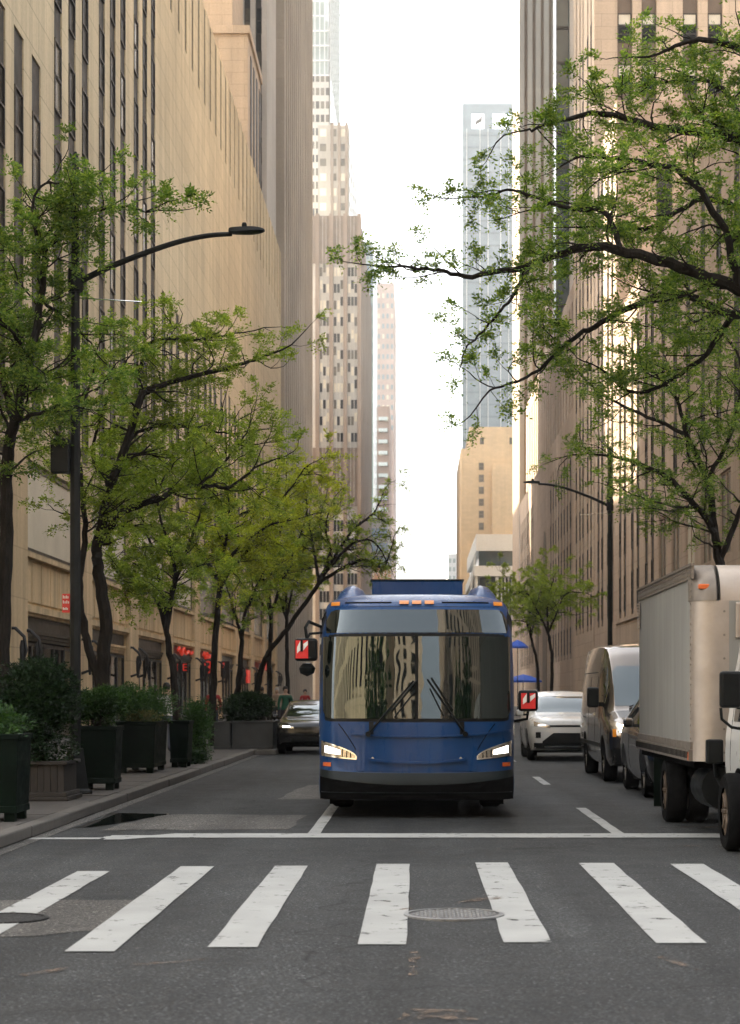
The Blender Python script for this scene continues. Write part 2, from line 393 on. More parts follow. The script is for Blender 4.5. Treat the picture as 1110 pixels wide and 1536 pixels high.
for i in range(24):
    for j in range(5):
        k = rnd.randrange(4)
        if k not in flag:
            m = MB().box(0, 1.485, 0, 1.485, 0, 0.012).mesh('paving_slab', 'sidewalk'); flag[k] = m
        o = link('paving_slab', flag[k], sw_l, (KX - 0.2 - 1.5 * (j + 1), 19.2 + 1.5 * i, SW - 0.012 + rnd.uniform(-0.003, 0.002)))
kerb = tag(MB().box(KX - 0.2, KX - 0.02, 19.2, 51.4, -0.05, SW - 0.03).obj('kerb_left', 'granite_kerb'), kind='structure')
km = MB().box(0, 0.2, 0, 2.38, 0, SW + 0.005).mesh('kerb_stone', 'granite_kerb')
y = 19.2
while y < 51:
    o = link('kerb_stone', km, kerb, (KX - 0.2 + rnd.uniform(-0.008, 0.008), y, rnd.uniform(-0.006, 0.006)))
    b = o.modifiers.new('edge', 'BEVEL'); b.width = 0.02; b.segments = 2
    y += 2.4
ks = MB().box(-4.3, -3.75, 51.2, 51.4, 0, SW + 0.008).obj('kerb_stone', 'granite_kerb', kerb, bevel=0.02)
kerb2 = tag(MB().box(5.75, 5.95, 19.2, 400, 0, SW + 0.004).obj('kerb_right', 'granite_kerb'), kind='structure')
tag(MB().box(-3.95, -3.75, 51.4, 400, 0, SW + 0.004).obj('kerb_far_left', 'granite_kerb'), kind='structure')
gut = MB().box(KX - 0.02, KX + 0.16, 19.2, 51.2, -0.02, 0.006).obj('gutter_strip', 'asphalt_patch', road)

def sheet(name, pts, z, mat, parent=road):
    b = MB(); b.add([(x, y, z) for x, y in pts], [tuple(range(len(pts)))]); return b.obj(name, mat, parent)
def stripe(x0, x1, y0, y1, z=0.008, name='crosswalk_stripe', mat='paint_white', skew=0.0, jag=0.006):
    n = 10; r = random.Random(int(x0 * 977) + int(y0 * 31))
    L = [(x0 + skew * t + r.uniform(-jag, jag), y0 + (y1 - y0) * t) for t in [i / n for i in range(n + 1)]]
    R = [(x1 + skew * t + r.uniform(-jag, jag), y0 + (y1 - y0) * t) for t in [i / n for i in range(n + 1)]]
    b = MB(); b.add([(x, y, z) for x, y in L] + [(x, y, z) for x, y in R], [(i, n + 1 + i, n + 2 + i, i + 1) for i in range(n)])
    return b.obj(name, mat, road)
for x0, x1, y0, y1 in ((-4.05, -3.72, 12.3, 16.9), (-3.06, -2.77, 12.1, 17.45), (-2.19, -1.88, 12.0, 17.95), (-1.32, -1.01, 12.2, 18.0), (-0.375, -0.064, 12.34, 18.2),
                       (0.56, 0.87, 12.44, 18.35), (1.535, 1.86, 12.4, 18.3), (2.39, 2.70, 12.5, 18.2), (3.36, 3.68, 12.5, 18.2), (4.3, 4.6, 12.5, 18.2)):
    stripe(x0, x1, y0, y1)
b = MB(); n = 40; r = random.Random(3)
xs = [-3.45 + (5.6 + 3.45) * i / n for i in range(n + 1)]
b.add([(x, 21.55 + r.uniform(-.012, .012) - (0.28 if x < -3.2 else 0), 0.008) for x in xs] + [(x, 22.2 + r.uniform(-.012, .012) - (0.3 if x < -2.9 else 0), 0.008) for x in xs],
      [(i, i + 1, n + 2 + i, n + 1 + i) for i in range(n)])
b.obj('stop_line', 'paint_white', road)
stripe(-4.28, -3.5, 21.3, 21.55, name='stop_line', mat='paint_white')
stripe(-3.5, -3.1, 21.5, 21.8, 0.006, name='stop_line', mat='paint_worn')
stripe(-1.25, -1.11, 22.2, 34, name='lane_line'); stripe(2.24, 2.38, 22.2, 27.2, name='lane_line')
for y in (34.2, 46, 58, 70, 82, 94, 106): stripe(2.24, 2.38, y, y + 3.3, name='lane_line')
for y in (46, 58, 70, 82, 94): stripe(-1.25, -1.11, y, y + 3.3, name='lane_line')
r = random.Random(8)
def blob(pts, jag=0.03, sub=6):
    out = []
    for i, p in enumerate(pts):
        q = pts[(i + 1) % len(pts)]
        for k in range(sub):
            t = k / sub; out.append((p[0] + (q[0] - p[0]) * t + r.uniform(-jag, jag), p[1] + (q[1] - p[1]) * t + r.uniform(-jag, jag)))
    return out
sheet('asphalt_patch', blob([(-4.2, 12.75), (-2.55, 12.75), (-2.02, 13.3), (-2.1, 15.0), (-2.95, 15.05), (-4.2, 14.8)]), 0.004, 'asphalt_patch')
sheet('asphalt_patch', blob([(-3.7, 22.75), (-1.5, 22.95), (-1.45, 25.6), (-3.5, 25.9)], 0.05), 0.004, 'asphalt_patch')
sheet('asphalt_patch', blob([(-2.15, 29.5), (-1.4, 29.5), (-1.4, 34.2), (-1.95, 34.2)], 0.05), 0.004, 'asphalt_patch')
sheet('asphalt_patch', blob([(2.5, 27.6), (3.9, 27.2), (3.9, 29.5), (2.5, 29.6)], 0.08), 0.004, 'asphalt_dark')
sheet('asphalt_patch', blob([(-4.1, 26.3), (-2.6, 36), (-2.45, 41), (-4.1, 41)], 0.12), 0.004, 'asphalt_dark')
sheet('puddle', blob([(-4.1, 23.1), (-3.9, 23.3), (-3.6, 24.5), (-3.3, 25.8), (-3.7, 25.95), (-4.1, 26.1)], 0.035), 0.0075, 'puddle_water')
for pts in ([(-0.06, 10.95), (0.0, 10.95), (0.02, 12.0), (-0.05, 12.0)], [(-1.75, 11.3), (-1.25, 11.6), (-1.25, 11.68), (-1.72, 11.45)], [(-2.25, 10.85), (-1.95, 11.3), (-2.0, 11.35), (-2.32, 10.95)],
            [(1.45, 11.7), (1.62, 11.15), (1.68, 11.2), (1.5, 11.8)], [(-0.2, 14.2), (0.5, 15.0), (0.5, 15.08), (-0.2, 14.28)], [(0.35, 14.85), (0.75, 15.1), (0.72, 15.3), (0.4, 15.1)],
            [(-0.1, 9.45), (0.3, 9.45), (0.25, 9.75), (-0.05, 9.8)], [(2.6, 20.3), (3.6, 20.3), (3.6, 20.42), (2.6, 20.4)], [(2.6, 23.0), (3.7, 23.2), (3.7, 23.35), (2.6, 23.1)]):
    sheet('utility_mark', blob(pts, 0.015, 4), 0.0095, 'paint_orange')

def manhole(x, y, rad, label, mat, lid):
    t = empty('manhole_cover', (x, y, 0), label, 'manhole cover')
    MB().lathe([(rad, 0.001), (rad, 0.016), (rad * 0.9, 0.018), (rad * 0.9, 0.010)], (x, y, 0), n=48, cap=False).obj('ring', mat, t)
    MB().lathe([(rad * 0.885, 0.001), (rad * 0.885, 0.011), (0.001, 0.011)], (x, y, 0), n=48, cap=False).obj('lid', lid, t)
    if lid != 'asphalt_dark':
        s = MB(); st = rad * 0.16
        for i in range(-8, 9):
            for j in range(-8, 9):
                px, py = i * st + (j % 2) * st / 2, j * st
                if math.hypot(px, py) < rad * 0.82: s.lathe([(st * 0.30, 0.0108), (st * 0.2, 0.018)], (x + px, y + py, 0), n=6)
        tag(s.obj('raised_studs', 'iron_worn', t), kind='stuff')
manhole(0.27, 14.0, 0.365, 'round cast iron cover with studded lid between two crosswalk stripes', 'iron_worn', 'cast_iron')
manhole(-2.93, 13.75, 0.31, 'plain dark round cover sunk in the pale asphalt patch', 'asphalt_dark', 'asphalt_dark')

# ------------------------------------------------------------------ buildings
def fb(mb, ax, pl, u0, u1, d0, d1, z0, z1, m=0):
    if ax == 'y': mb.box(u0, u1, pl + d0, pl + d1, z0, z1, m)
    elif ax == 'x+': mb.box(pl - d1, pl - d0, u0, u1, z0, z1, m)
    else: mb.box(pl + d0, pl + d1, u0, u1, z0, z1, m)
def fpt(ax, pl, u, d, z): return (u, pl + d, z) if ax == 'y' else ((pl - d, u, z) if ax == 'x+' else (pl + d, u, z))
WC = {}
def window(parent, ax, pl, u, z, w, h, d, glass='window_glass', frame='bronze_trim', rails=1, muls=0, name='window', ft=0.07):
    key = (ax, round(w, 3), round(h, 3), glass, frame, rails, muls)
    if key not in WC:
        b = MB(); fb(b, ax, 0, 0, w, 0.03, 0.06, 0, h, 0)
        if frame:
            for u0, u1 in [(0, ft), (w - ft, w)] + [(w * (k + 1) / (muls + 1) - ft / 2, w * (k + 1) / (muls + 1) + ft / 2) for k in range(muls)]: fb(b, ax, 0, u0, u1, -0.02, 0.028, 0, h, 1)
            for z0, z1 in [(0, ft), (h - ft, h)] + [(h * (k + 1) / (rails + 1) - ft / 2, h * (k + 1) / (rails + 1) + ft / 2) for k in range(rails)]: fb(b, ax, 0, 0, w, -0.016, 0.027, z0, z1, 1)
        WC[key] = b.mesh(name, [glass, frame] if frame else [glass])
    p = Vector(fpt(ax, pl, u, d, z)) - wloc(parent)
    return link(name, WC[key], parent, p)

def piers(b, ax, pl, u0, u1, z0, z1, slots, w, depth, m=0):   # wall with open vertical slots
    e = [u0] + [v for s in sorted(slots) for v in (s - w / 2, s + w / 2)] + [u1]
    for i in range(0, len(e), 2):
        if e[i + 1] - e[i] > 0.01: fb(b, ax, pl, e[i], e[i + 1], 0, depth, z0, z1, m)

def building(name, loc, label, cat='building', group=None): return empty(name, loc, label, cat, group)

# --- limestone block beside the avenue (shops below, window strips, long blank wall)
LB = building('limestone_building', (FX, 60, 0), 'long tan limestone block with shop windows below and dark window strips above')
D = 0.10
slots = [64.7 + 9.0 * k + dy for k in range(-4, 12) for dy in (0, 2.63, 5.3)]
slots = [s for s in slots if 24 < s < 169]
b = MB()
b.box(-52, FX - 0.45, 22, 171, 0, 8.9).box(-52, FX - D, 22, 171, 8.9, 40.2)                                  # core
b.box(-52, -20, 24, 126, 40.9, 74)  # hidden upper mass, extended to block sun from part of the opposite facade
near = [s for s in slots if s < 62.2]; tow = [s for s in slots if 62.2 < s < 90]; far = [s for s in slots if s > 90]
fb(b, 'x+', FX, 22, 171, 0, D, 8.9, 9.9)
piers(b, 'x+', FX, 22, 63.2, 9.9, 21.6, near, 1.42, D); fb(b, 'x+', FX, 22, 63.2, 0, D, 21.6, 40.2)
piers(b, 'x+', FX, 63.2, 89.4, 9.9, 36.0, tow, 1.42, D)
piers(b, 'x+', FX, 63.2, 89.4, 36.0, 62, tow, 1.42, D); b.box(-30, FX - D, 63.2, 89.4, 40.2, 62)
piers(b, 'x+', FX, 89.4, 171, 9.9, 20.7, far, 1.25, D); fb(b, 'x+', FX, 89.4, 171, 0, D, 20.7, 35.0)
slits = [91.5 + 3.0 * k for k in range(27)]
piers(b, 'x+', FX, 89.4, 171, 35.0, 40.6, slits, 0.75, D)
b.box(-52, FX - D - 0.3, 89.4, 171, 40.2, 40.9)
b.obj('wall', 'limestone', LB)
MB().box(-51, -12.8, 126.2, 145.6, 40.9, 40.96).obj('roof', 'dark_fascia', LB)  # unseen dark sheet added to cut sunlit bounce onto the setback block
sp = Pieces()
for s in near: fb(sp, 'x+', FX, s - 0.7, s + 0.7, 0.05, 0.095, 9.9, 21.6)
for s in tow: fb(sp, 'x+', FX, s - 0.7, s + 0.7, 0.05, 0.095, 9.9, 62)
for s in far: fb(sp, 'x+', FX, s - 0.62, s + 0.62, 0.05, 0.095, 9.9, 20.7)
for s in slits: fb(sp, 'x+', FX, s - 0.37, s + 0.37, 0.05, 0.095, 35, 40.5)
sp.obj('spandrel_panel', 'spandrel', LB)
k = 0
for s in slots:
    if s < 53: continue
    top = 21 if s < 62.2 else (34 if s < 90 else 20.2)
    z = 10.2 if s > 90 else 10.4
    while z < top - 1.5:
        window(LB, 'x+', FX, s - 0.60 if s < 90 else s - 0.55, z, 1.2 if s < 90 else 1.1, 2.35, 0.0, 'window_glass' if rnd.random() < 0.8 else 'window_glass_lit'); z += 3.55
# shop floor
pil = [22.0 + 11.75 * k for k in range(13)]                           # pier starts
shop_p = [35.5 + 11.75 * i - 2.5 for i in range(12)]
for y0 in shop_p:
    q = MB(); fb(q, 'x+', FX + 0.14, y0, y0 + 2.5, 0, 0.55, 0.13, 8.9); fb(q, 'x+', FX + 0.19, y0 - 0.05, y0 + 2.55, 0, 0.55, 0.13, 1.3)
    q.obj('stone_pier', 'limestone_shop', LB, bevel=0.03)
simple('sconce_iron', (0.02, 0.02, 0.02), 0.5, 0.4)
for i, y0 in enumerate(shop_p):
    if y0 < 45: continue
    for yy in (y0 + 0.15, y0 + 2.35):
        q = MB(); X = FX + 0.14
        q.tube([(X, yy, 2.35), (X + 0.28, yy, 2.45), (X + 0.42, yy, 2.9), (X + 0.36, yy, 3.3), (X + 0.1, yy, 3.55), (X, yy, 3.55)], 0.055, 6)
        q.lathe([(0.04, 2.3), (0.07, 2.55), (0.08, 3.0), (0.04, 3.2)], (X + 0.3, yy, 0), n=8)
        q.obj('wall_bracket', 'sconce_iron', LB, smooth=True)
for i in range(len(shop_p) - 1):
    a, c = shop_p[i] + 2.5, shop_p[i + 1]
    if c < 48: continue
    q = MB(); fb(q, 'x+', FX, a, c, 0.1, 0.4, 4.35, 5.85)
    n = 6; w = (c - a) / n
    for kx in range(n): fb(q, 'x+', FX, a + kx * w + 0.06, a + (kx + 1) * w - 0.06, 0.05, 0.1, 4.5, 5.75)
    q.obj('stone_panel', 'limestone_shop', LB)
    q = MB(); fb(q, 'x+', FX, a, c, -0.12, 0.38, 4.15, 4.35); fb(q, 'x+', FX, a, c, -0.04, 0.38, 4.05, 4.15); fb(q, 'x+', FX, a, c, -0.1, 0.36, 5.85, 6.02); q.obj('cornice', 'limestone_shop', LB)
    q = MB(); fb(q, 'x+', FX, a, c, 0.12, 0.4, 3.62, 4.05); q.obj('fascia', 'dark_fascia', LB)
    q = MB()
    for kz in range(3): fb(q, 'x+', FX, a, c, 0.02 + 0.05 * kz, 0.4, 3.5 - 0.11 * kz, 3.6 - 0.11 * kz)
    q.obj('moulding', 'bronze_trim' if i % 3 else 'limestone_shop', LB)
    # upper show window
    window(LB, 'x+', FX, a + 0.05, 6.05, c - a - 0.1, 2.75, 0.05, 'blind' if i < 6 else 'window_glass_lit', 'bronze_trim', 0, 0, 'show_window', 0.12)
    # shop front
    w = (c - a) / 5
    for kx in range(5):
        window(LB, 'x+', FX, a + kx * w + 0.02, 0.5, w - 0.04, 2.72, 0.12, 'shop_glass', 'dark_fascia', 0, 0, 'shop_window', 0.1)
    q = MB(); fb(q, 'x+', FX, a, c, 0.15, 0.4, 0.13, 0.5); q.obj('stall_riser', 'dark_fascia', LB)
# dark sheets behind the shop glass, standing in for the shade inside
for i in range(len(shop_p) - 1):
    if shop_p[i + 1] > 48:
        q = MB(); fb(q, 'x+', FX, shop_p[i] + 2.5, shop_p[i + 1], 0.434, 0.448, 0.13, 3.5); q.obj('shop_shade', 'shop_inside', LB)
# goods and lit panels seen through the shop glass, each shop's own
sh = MB()
r = random.Random(11)
for i in range(len(shop_p) - 1):
    a, c = shop_p[i] + 2.5, shop_p[i + 1]
    if c < 48: continue
    for k in range(6):
        y0 = a + (c - a) * k / 6 + 0.15; wdt = r.uniform(0.6, 1.3); z0 = r.uniform(0.7, 2.3)
        mt = r.choice(['shop_blue', 'shop_orange', 'shop_warm', 'shop_warm', 'shop_inside', 'shop_blue'])
        q = MB(); fb(q, 'x+', FX, y0, y0 + wdt, 0.37, 0.43, z0, z0 + r.uniform(0.25, 0.9)); q.obj('display_panel', mt, LB)
def text(name, body, mat, parent, loc, size, rot, ext=0.02):
    cu = bpy.data.curves.new(name, 'FONT'); cu.body = body; cu.size = size; cu.extrude = ext; cu.align_x = 'CENTER'; cu.align_y = 'CENTER'
    tmp = bpy.data.objects.new(name, cu); COL.objects.link(tmp)
    me = bpy.data.meshes.new_from_object(tmp.evaluated_get(bpy.context.evaluated_depsgraph_get())); bpy.data.objects.remove(tmp)
    me.materials.clear(); me.materials.append(M[mat]); o = bpy.data.objects.new(name, me); COL.objects.link(o); o.parent = parent
    o.location = Vector(loc) - wloc(parent); o.rotation_euler = rot; return o
RXP = (math.radians(90), 0, math.radians(90))
def script_sign(y0, y1, z, amp):                                     # handwriting-like neon tube
    q = MB(); n = 40
    q.tube([(FX + 0.0, y0 + (y1 - y0) * t + 0.12 * math.sin(t * 40), z + amp * math.sin(t * 23) * (0.6 + 0.4 * math.sin(t * 7))) for t in [k / n for k in range(n + 1)]], 0.07, 5)
    q.obj('neon_sign', 'neon_red', LB, smooth=True)
script_sign(97.2, 104.6, 3.83, 0.2); script_sign(108.8, 114.5, 3.83, 0.2)
FR = (math.radians(90), 0, 0)
for body, X, Y_, Z, w, h, sz in (('BE', -11.72, 96.5, 2.95, .62, .5, .5), ('8', -11.66, 108.0, 3.1, .7, .95, 1.0), ('1', -11.68, 117.0, 3.15, .7, .95, 1.0)):
    q = MB(); q.box(min(X - w / 2, FX + .1), X + w / 2, Y_ + .02, Y_ + .14, Z - h / 2, Z + h / 2); q.obj('sign_board', 'dark_fascia', LB)
    text('neon_letters', body, 'neon_red', LB, (X, Y_, Z), sz, FR)
q = MB(); fb(q, 'x+', FX + 0.4, 132.5, 134.6, -0.02, 0.1, 2.4, 3.3); q.obj('neon_sign', 'neon_red', LB)
q = MB(); fb(q, 'x+', FX + 0.4, 147, 150, -0.02, 0.1, 3.5, 4.1); q.obj('neon_sign', 'neon_red', LB)

# upper blocks behind the parapet of the limestone building
SB = building('setback_block', (-25, 150, 40.9), 'stepped tan stone block rising behind the parapet of the limestone wall')
b = MB(); b.box(-46, -12.75, 146, 158, 40.9, 51.5).box(-46, -12.6, 145.8, 158.2, 51.5, 52.1).box(-46, -14.2, 149, 158, 52.1, 62); b.obj('wall', 'limestone_buff', SB)
sp = Pieces()
for k in range(4): sp.box(-12.76, -12.7, 148 + 2.7 * k, 149.2 + 2.7 * k, 41.5, 50.5)
sp.obj('window_strip', 'spandrel', SB)
SP = building('striped_tower', (-25, 165, 40.9), 'tower with pale vertical piers and dark glass behind the tan setback block')
b = MB(); b.box(-46, -12.9, 160.5, 171, 40.9, 110); b.obj('core', 'spandrel', SP)
b = Pieces()
for k in range(24): b.box(-12.4 - .42 - k * .95, -12.4 - k * .95, 160, 160.5, 40.9, 111)
b.box(-12.9, -12.45, 160.5, 171, 40.9, 110.5)
b.obj('pier', 'concrete_pale', SP)
r = random.Random(2)
for k in range(3):
    for f in range(9): window(SP, 'y', 160.5, -12.4 - .93 - k * .95, 42 + f * 3.6, 0.5, 2.2, -0.12, 'window_glass_lit' if r.random() < .5 else 'window_glass')

SLB = building('ribbed_slab', (-20, 200, 0), 'tall grey ribbed concrete slab past the end of the limestone block')
b = MB(); b.box(-40, -12.15, 176, 224, 0, 120); b.obj('wall', 'concrete_grey', SLB)
b = Pieces()
for k in range(16): b.box(-12.15, -12.0, 176 + k * 3.05, 177.3 + k * 3.05, 0, 120.5)
b.box(-16.0, -12.0, 175.6, 176, 0, 120.5)
b.obj('rib', 'concrete_grey', SLB)
for k in range(15):
    b = MB(); fb(b, 'x+', -12.15, 177.5 + k * 3.05, 178.85 + k * 3.05, -0.03, 0.0, 4, 118); b.obj('glazing_strip', 'spandrel_brown', SLB)

MBK = building('sun_blocker', (-40, 240, 0), 'unseen tan block added beyond the ribbed slab to shade the avenue')
MB().box(-70, -24, 236, 400, 0, 65).obj('wall', 'limestone_buff', MBK)  # hidden block added to keep sun off the lower pale ribbed tower
# --- far towers on the near side of the sky gap
def grid_tower(name, label, x0, x1, y0, y1, z1, wallmat, cols, rows, zb, fh, glass, glass2=None, p2=0.3, ww=0.7, wh=0.6, side=None, ax='x+', frame=None, sidecols=0):
    t = building(name, ((x0 + x1) / 2, y0, 0), label)
    MB().box(x0, x1, y0, y1, 0, z1).obj('wall', wallmat, t)
    w = (x1 - x0) / cols; r = random.Random(int(x0 * 7 + y0))
    for i in range(cols):
        for j in range(rows):
            g = glass2 if glass2 and r.random() < p2 else glass
            window(t, 'y', y0, x0 + w * i + w * (1 - ww) / 2, zb + fh * j + fh * (1 - wh) / 2, w * ww, fh * wh, -0.1, g, frame, 0, 0, 'window', 0.12)
    if sidecols:
        w = (y1 - y0) / sidecols; pl = x1 if ax == 'x+' else x0
        for i in range(sidecols):
            for j in range(rows): window(t, ax, pl, y0 + w * i + w * .15, zb + fh * j + fh * (1 - wh) / 2, w * .7, fh * wh, -0.1, glass if not side else side, frame, 0, 0, 'window', 0.12)
    return t
# brown-piered tower
BT = building('brown_pier_tower', (-16, 414, 0), 'brown striped tower with pale window bays and plain louvre bands')
b = MB(); b.box(-40, -12.3, 414.5, 519, 0, 104); b.obj('wall', 'stone_cream', BT)
b = Pieces()
for px0, px1 in ((473, 479), (494, 500), (515, 521), (536, 541.6)):
    b.box((px0 - 625) / 2900 * 414, (px1 - 625) / 2900 * 414, 413.8, 414.5, 0, 104.6)
for y in range(9): b.box(-12.3, -11.95, 414.2 + y * 12, 419 + y * 12, 0, 104.4)
b.obj('pier', 'stone_brownpier', BT)
for z0, z1 in ((94, 104.2), (42, 54.5)): MB().box(-40, -12.35, 414.2, 414.5, z0, z1).obj('louvre_band', 'spandrel_brown', BT)
b = MB()
for px in (484, 489, 505, 510, 526, 531): b.box((px - 625.25) / 2900 * 414, (px - 624.75 ) / 2900 * 414, 414.0, 414.3, 40, 104)
b.obj('mullion', 'stone_cream', BT)
r = random.Random(4)
for c0 in (479, 500, 521):
    for kx in range(3):
        for f in range(11):
            X0 = (c0 + kx * 5 + 0.6 - 625) / 2900 * 414
            z = 55.5 + f * 3.55; g = 'blind' if r.random() < 0.35 else ('window_glass' if r.random() < 0.55 else 'window_glass_lit')
            window(BT, 'y', 414.5, X0, z + r.choice([0.3, 0.3, 1.1]), 0.56, 1.9, -0.1, g, None)
        for f in range(8):
            X0 = (c0 + kx * 5 + 0.6 - 625) / 2900 * 414
            window(BT, 'y', 414.5, X0, 10 + f * 3.8, 0.56, 2.4, -0.1, 'window_glass', None)
CT = grid_tower('beige_tower', 'slim beige tower with a column of paired windows and flat top', -24, -16.5, 470, 538, 140, 'concrete_grey', 3, 10, 104, 3.6, 'window_glass_lit', 'blind', 0.4, 0.6, 0.5, 'glass_green', sidecols=4)
b = Pieces()
for k in range(3): b.box(-20.9 + k * 1.75, -20.2 + k * 1.75, 469.4, 469.8, 0, 140.5)
b.obj('pier', 'stone_brownpier', CT)
GT = grid_tower('glass_crown_tower', 'tallest pale glass tower with open frame crown', -34, -23.3, 520, 590, 168, 'stone_cream', 8, 17, 108, 3.6, 'window_glass_lit', 'window_glass', 0.35, 0.7, 0.55, 'glass_green', sidecols=6)
b = MB(); b.box(-33, -24, 521, 588, 168, 183).box(-32, -25, 522, 585, 183, 215); b.obj('glass_box', 'glass_green', GT)
b = MB()
for k in range(9): b.box(-34 + 1.3 * k, -33.75 + 1.3 * k, 520, 520.5, 168, 216)
for k in range(13): b.box(-34, -23.3, 519.9, 520.3, 168 + 4 * k, 168.35 + 4 * k); b.box(-23.6, -23.2, 520, 590, 168 + 4 * k, 168.35 + 4 * k)
for k in range(12): b.box(-23.6, -23.25, 520 + 6 * k, 520.5 + 6 * k, 100, 216)
b.obj('crown_frame', 'white_frame', GT)
grid_tower('teal_tower', 'narrow teal glass tower edge behind the brown striped tower', -17, -13.5, 600, 660, 142, 'glass_green', 3, 10, 100, 4, 'glass_blue', sidecols=5)
grid_tower('pink_tower', 'hazy pinkish apartment tower with small square windows farthest along the avenue', -22, -9.3, 800, 880, 172, 'brick_pink', 7, 14, 110, 4.2, 'glass_blue', 'blind', 0.3, 0.5, 0.45)
RT = grid_tower('balcony_tower', 'reddish brick tower with white balconies beneath the pink tower', -20, -9.9, 700, 760, 106, 'brick_red', 5, 14, 46, 4.1, 'window_glass_lit', 'blind', 0.4, 0.55, 0.4)
b = Pieces()
for j in range(14): b.box(-13.8, -10.6, 698.6, 700, 47.5 + 4.1 * j, 48.7 + 4.1 * j)
b.obj('balcony', 'white_frame', RT)
b = MB(); b.box(-17.2, -14.5, 697, 699.9, 56, 84); b.obj('stair_shaft', 'white_frame', RT)
LG = grid_tower('low_grey_building', 'low grey glass building with an orange lettered sign', -16, -7.9, 530, 600, 50, 'concrete_grey', 5, 9, 12, 4, 'glass_blue', None, 0, 0.85, 0.6)
MB().box(-12.2, -7.0, 529, 530, 32.6, 36.4).obj('sign_board', 'sign_orange', LG)
text('sign_letters', 'MIE', 'sign_cream', LG, (-9.5, 528.9, 34.5), 3.6, (math.radians(90), 0, 0), 0.0)

# --- the other side of the avenue
RW = building('brown_limestone_wing', (20, 90, 0), 'low brown limestone wing with dark window strips behind the parked trucks')
b = MB(); b.box(RX + D, 60, 40, 121, 0, 24.8)
rs = [102.5, 105.2, 109.2, 112.0, 116.0, 118.7]
rs2 = [44 + 4.5 * k for k in range(13)]
fb(b, 'x-', RX, 40, 121, 0, D, 0, 6.2)
piers(b, 'x-', RX, 101, 121, 6.2, 23.2, rs, 1.15, D); fb(b, 'x-', RX, 101, 121, 0, D, 23.2, 25.2)
pw = [86.4, 91.4, 96.4]
fb(b, 'x-', RX, 40, 101, 0, D, 6.2, 7.2); piers(b, 'x-', RX, 40, 101, 7.2, 10.7, [42 + 5 * k + 1.4 for k in range(12)], 2.9, D)
fb(b, 'x-', RX, 40, 101, 0, D, 10.7, 12.2); piers(b, 'x-', RX, 40, 101, 12.2, 23.2, rs2, 1.3, D); fb(b, 'x-', RX, 40, 101, 0, D, 23.2, 25.2)
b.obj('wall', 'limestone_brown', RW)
b = MB(); fb(b, 'x-', RX, 40, 121, -0.08, 0.0, 6.0, 6.25); b.obj('string_course', 'limestone_brown', RW)
sp = Pieces()
for s in rs: fb(sp, 'x-', RX, s - .57, s + .57, 0.05, 0.095, 6.2, 23.2)
for s in rs2: fb(sp, 'x-', RX, s - .64, s + .64, 0.05, 0.095, 12.2, 23.2)
sp.obj('spandrel_panel', 'spandrel', RW)
for k in range(12):
    window(RW, 'x-', RX, 42 + 5 * k, 7.25, 2.8, 3.4, 0.06, 'window_glass_lit' if k % 3 else 'blind', 'limestone_brown', 0, 1)
for s in rs:
    for f in range(5): window(RW, 'x-', RX, s - .5, 6.6 + 3.4 * f, 1.0, 2.2, 0.0)
for s in rs2:
    if s > 60:
        for f in range(3): window(RW, 'x-', RX, s - .55, 12.5 + 3.55 * f, 1.1, 2.35, 0.0)
R2 = building('shaded_block', (20, 128, 0), 'brown stone block with narrow strips stepping up behind the low wing')
b = MB(); b.box(RX + D, 60, 121 + D, 136, 0, 38.4)
fr = [15.5 + 2.6 * k for k in range(12)]
fb(b, 'y', 121, RX, 60, 0, D, 24.8, 26.2); piers(b, 'y', 121, RX, 60, 26.2, 34.5, fr, 1.0, D); fb(b, 'y', 121, RX, 60, 0, D, 34.5, 38.8)
ss = [123.5, 126.2, 130.2, 132.9]
fb(b, 'x-', RX, 121.17, 136, 0, D, 0, 6.2); piers(b, 'x-', RX, 121.17, 136, 6.2, 37, ss, 1.15, D); fb(b, 'x-', RX, 121.17, 136, 0, D, 37, 38.8)
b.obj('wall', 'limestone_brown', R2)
sp = Pieces()
for s in fr: fb(sp, 'y', 121, s - .5, s + .5, 0.05, 0.095, 26.2, 34.5)
for s in ss: fb(sp, 'x-', RX, s - .57, s + .57, 0.05, 0.095, 6.2, 37)
sp.obj('spandrel_panel', 'spandrel', R2)
for s in fr[:6]:
    for f in range(2): window(R2, 'y', 121, s - .45, 26.8 + 3.6 * f, .9, 2.4, 0.0)
for s in ss:
    for f in range(9): window(R2, 'x-', RX, s - .5, 6.6 + 3.4 * f, 1.0, 2.2, 0.0)
R3 = building('buff_tower', (20, 145, 0), 'buff stone tower with broad pale-blind windows facing the crossing')
b = MB(); b.box(RX + D, 60, 136.5, 154, 0, 112)
cw = [14.65, 16.35, 19.25, 21.0, 23.9, 25.6, 28.5]
fb(b, 'y', 136, RX, 60, 0, 0.5, 38, 40); piers(b, 'y', 136, RX, 60, 40, 112, cw, 1.06, 0.5)
ss = [138.5, 141.2, 145.2, 147.9, 151.2]
fb(b, 'x-', RX, 136.5, 154, 0, D, 0, 6.2); piers(b, 'x-', RX, 136.5, 154, 6.2, 112, ss, 1.0, D)
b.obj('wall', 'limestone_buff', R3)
sp = Pieces()
for s in cw: fb(sp, 'y', 136, s - .52, s + .52, 0.4, 0.49, 40, 112)
for s in ss: fb(sp, 'x-', RX, s - .49, s + .49, 0.05, 0.095, 6.2, 112)
sp.obj('spandrel_panel', 'spandrel_brown', R3)
for s in cw:
    for f in range(4):
        window(R3, 'y', 136, s - .48, 40.4 + 3.6 * f, .96, 1.15, 0.3, 'window_glass'); window(R3, 'y', 136, s - .48, 41.58 + 3.6 * f, .96, 0.85, 0.3, 'blind', rails=0)
for s in ss:
    for f in range(13): window(R3, 'x-', RX, s - .45, 6.6 + 3.4 * f, .9, 2.2, 0.0)
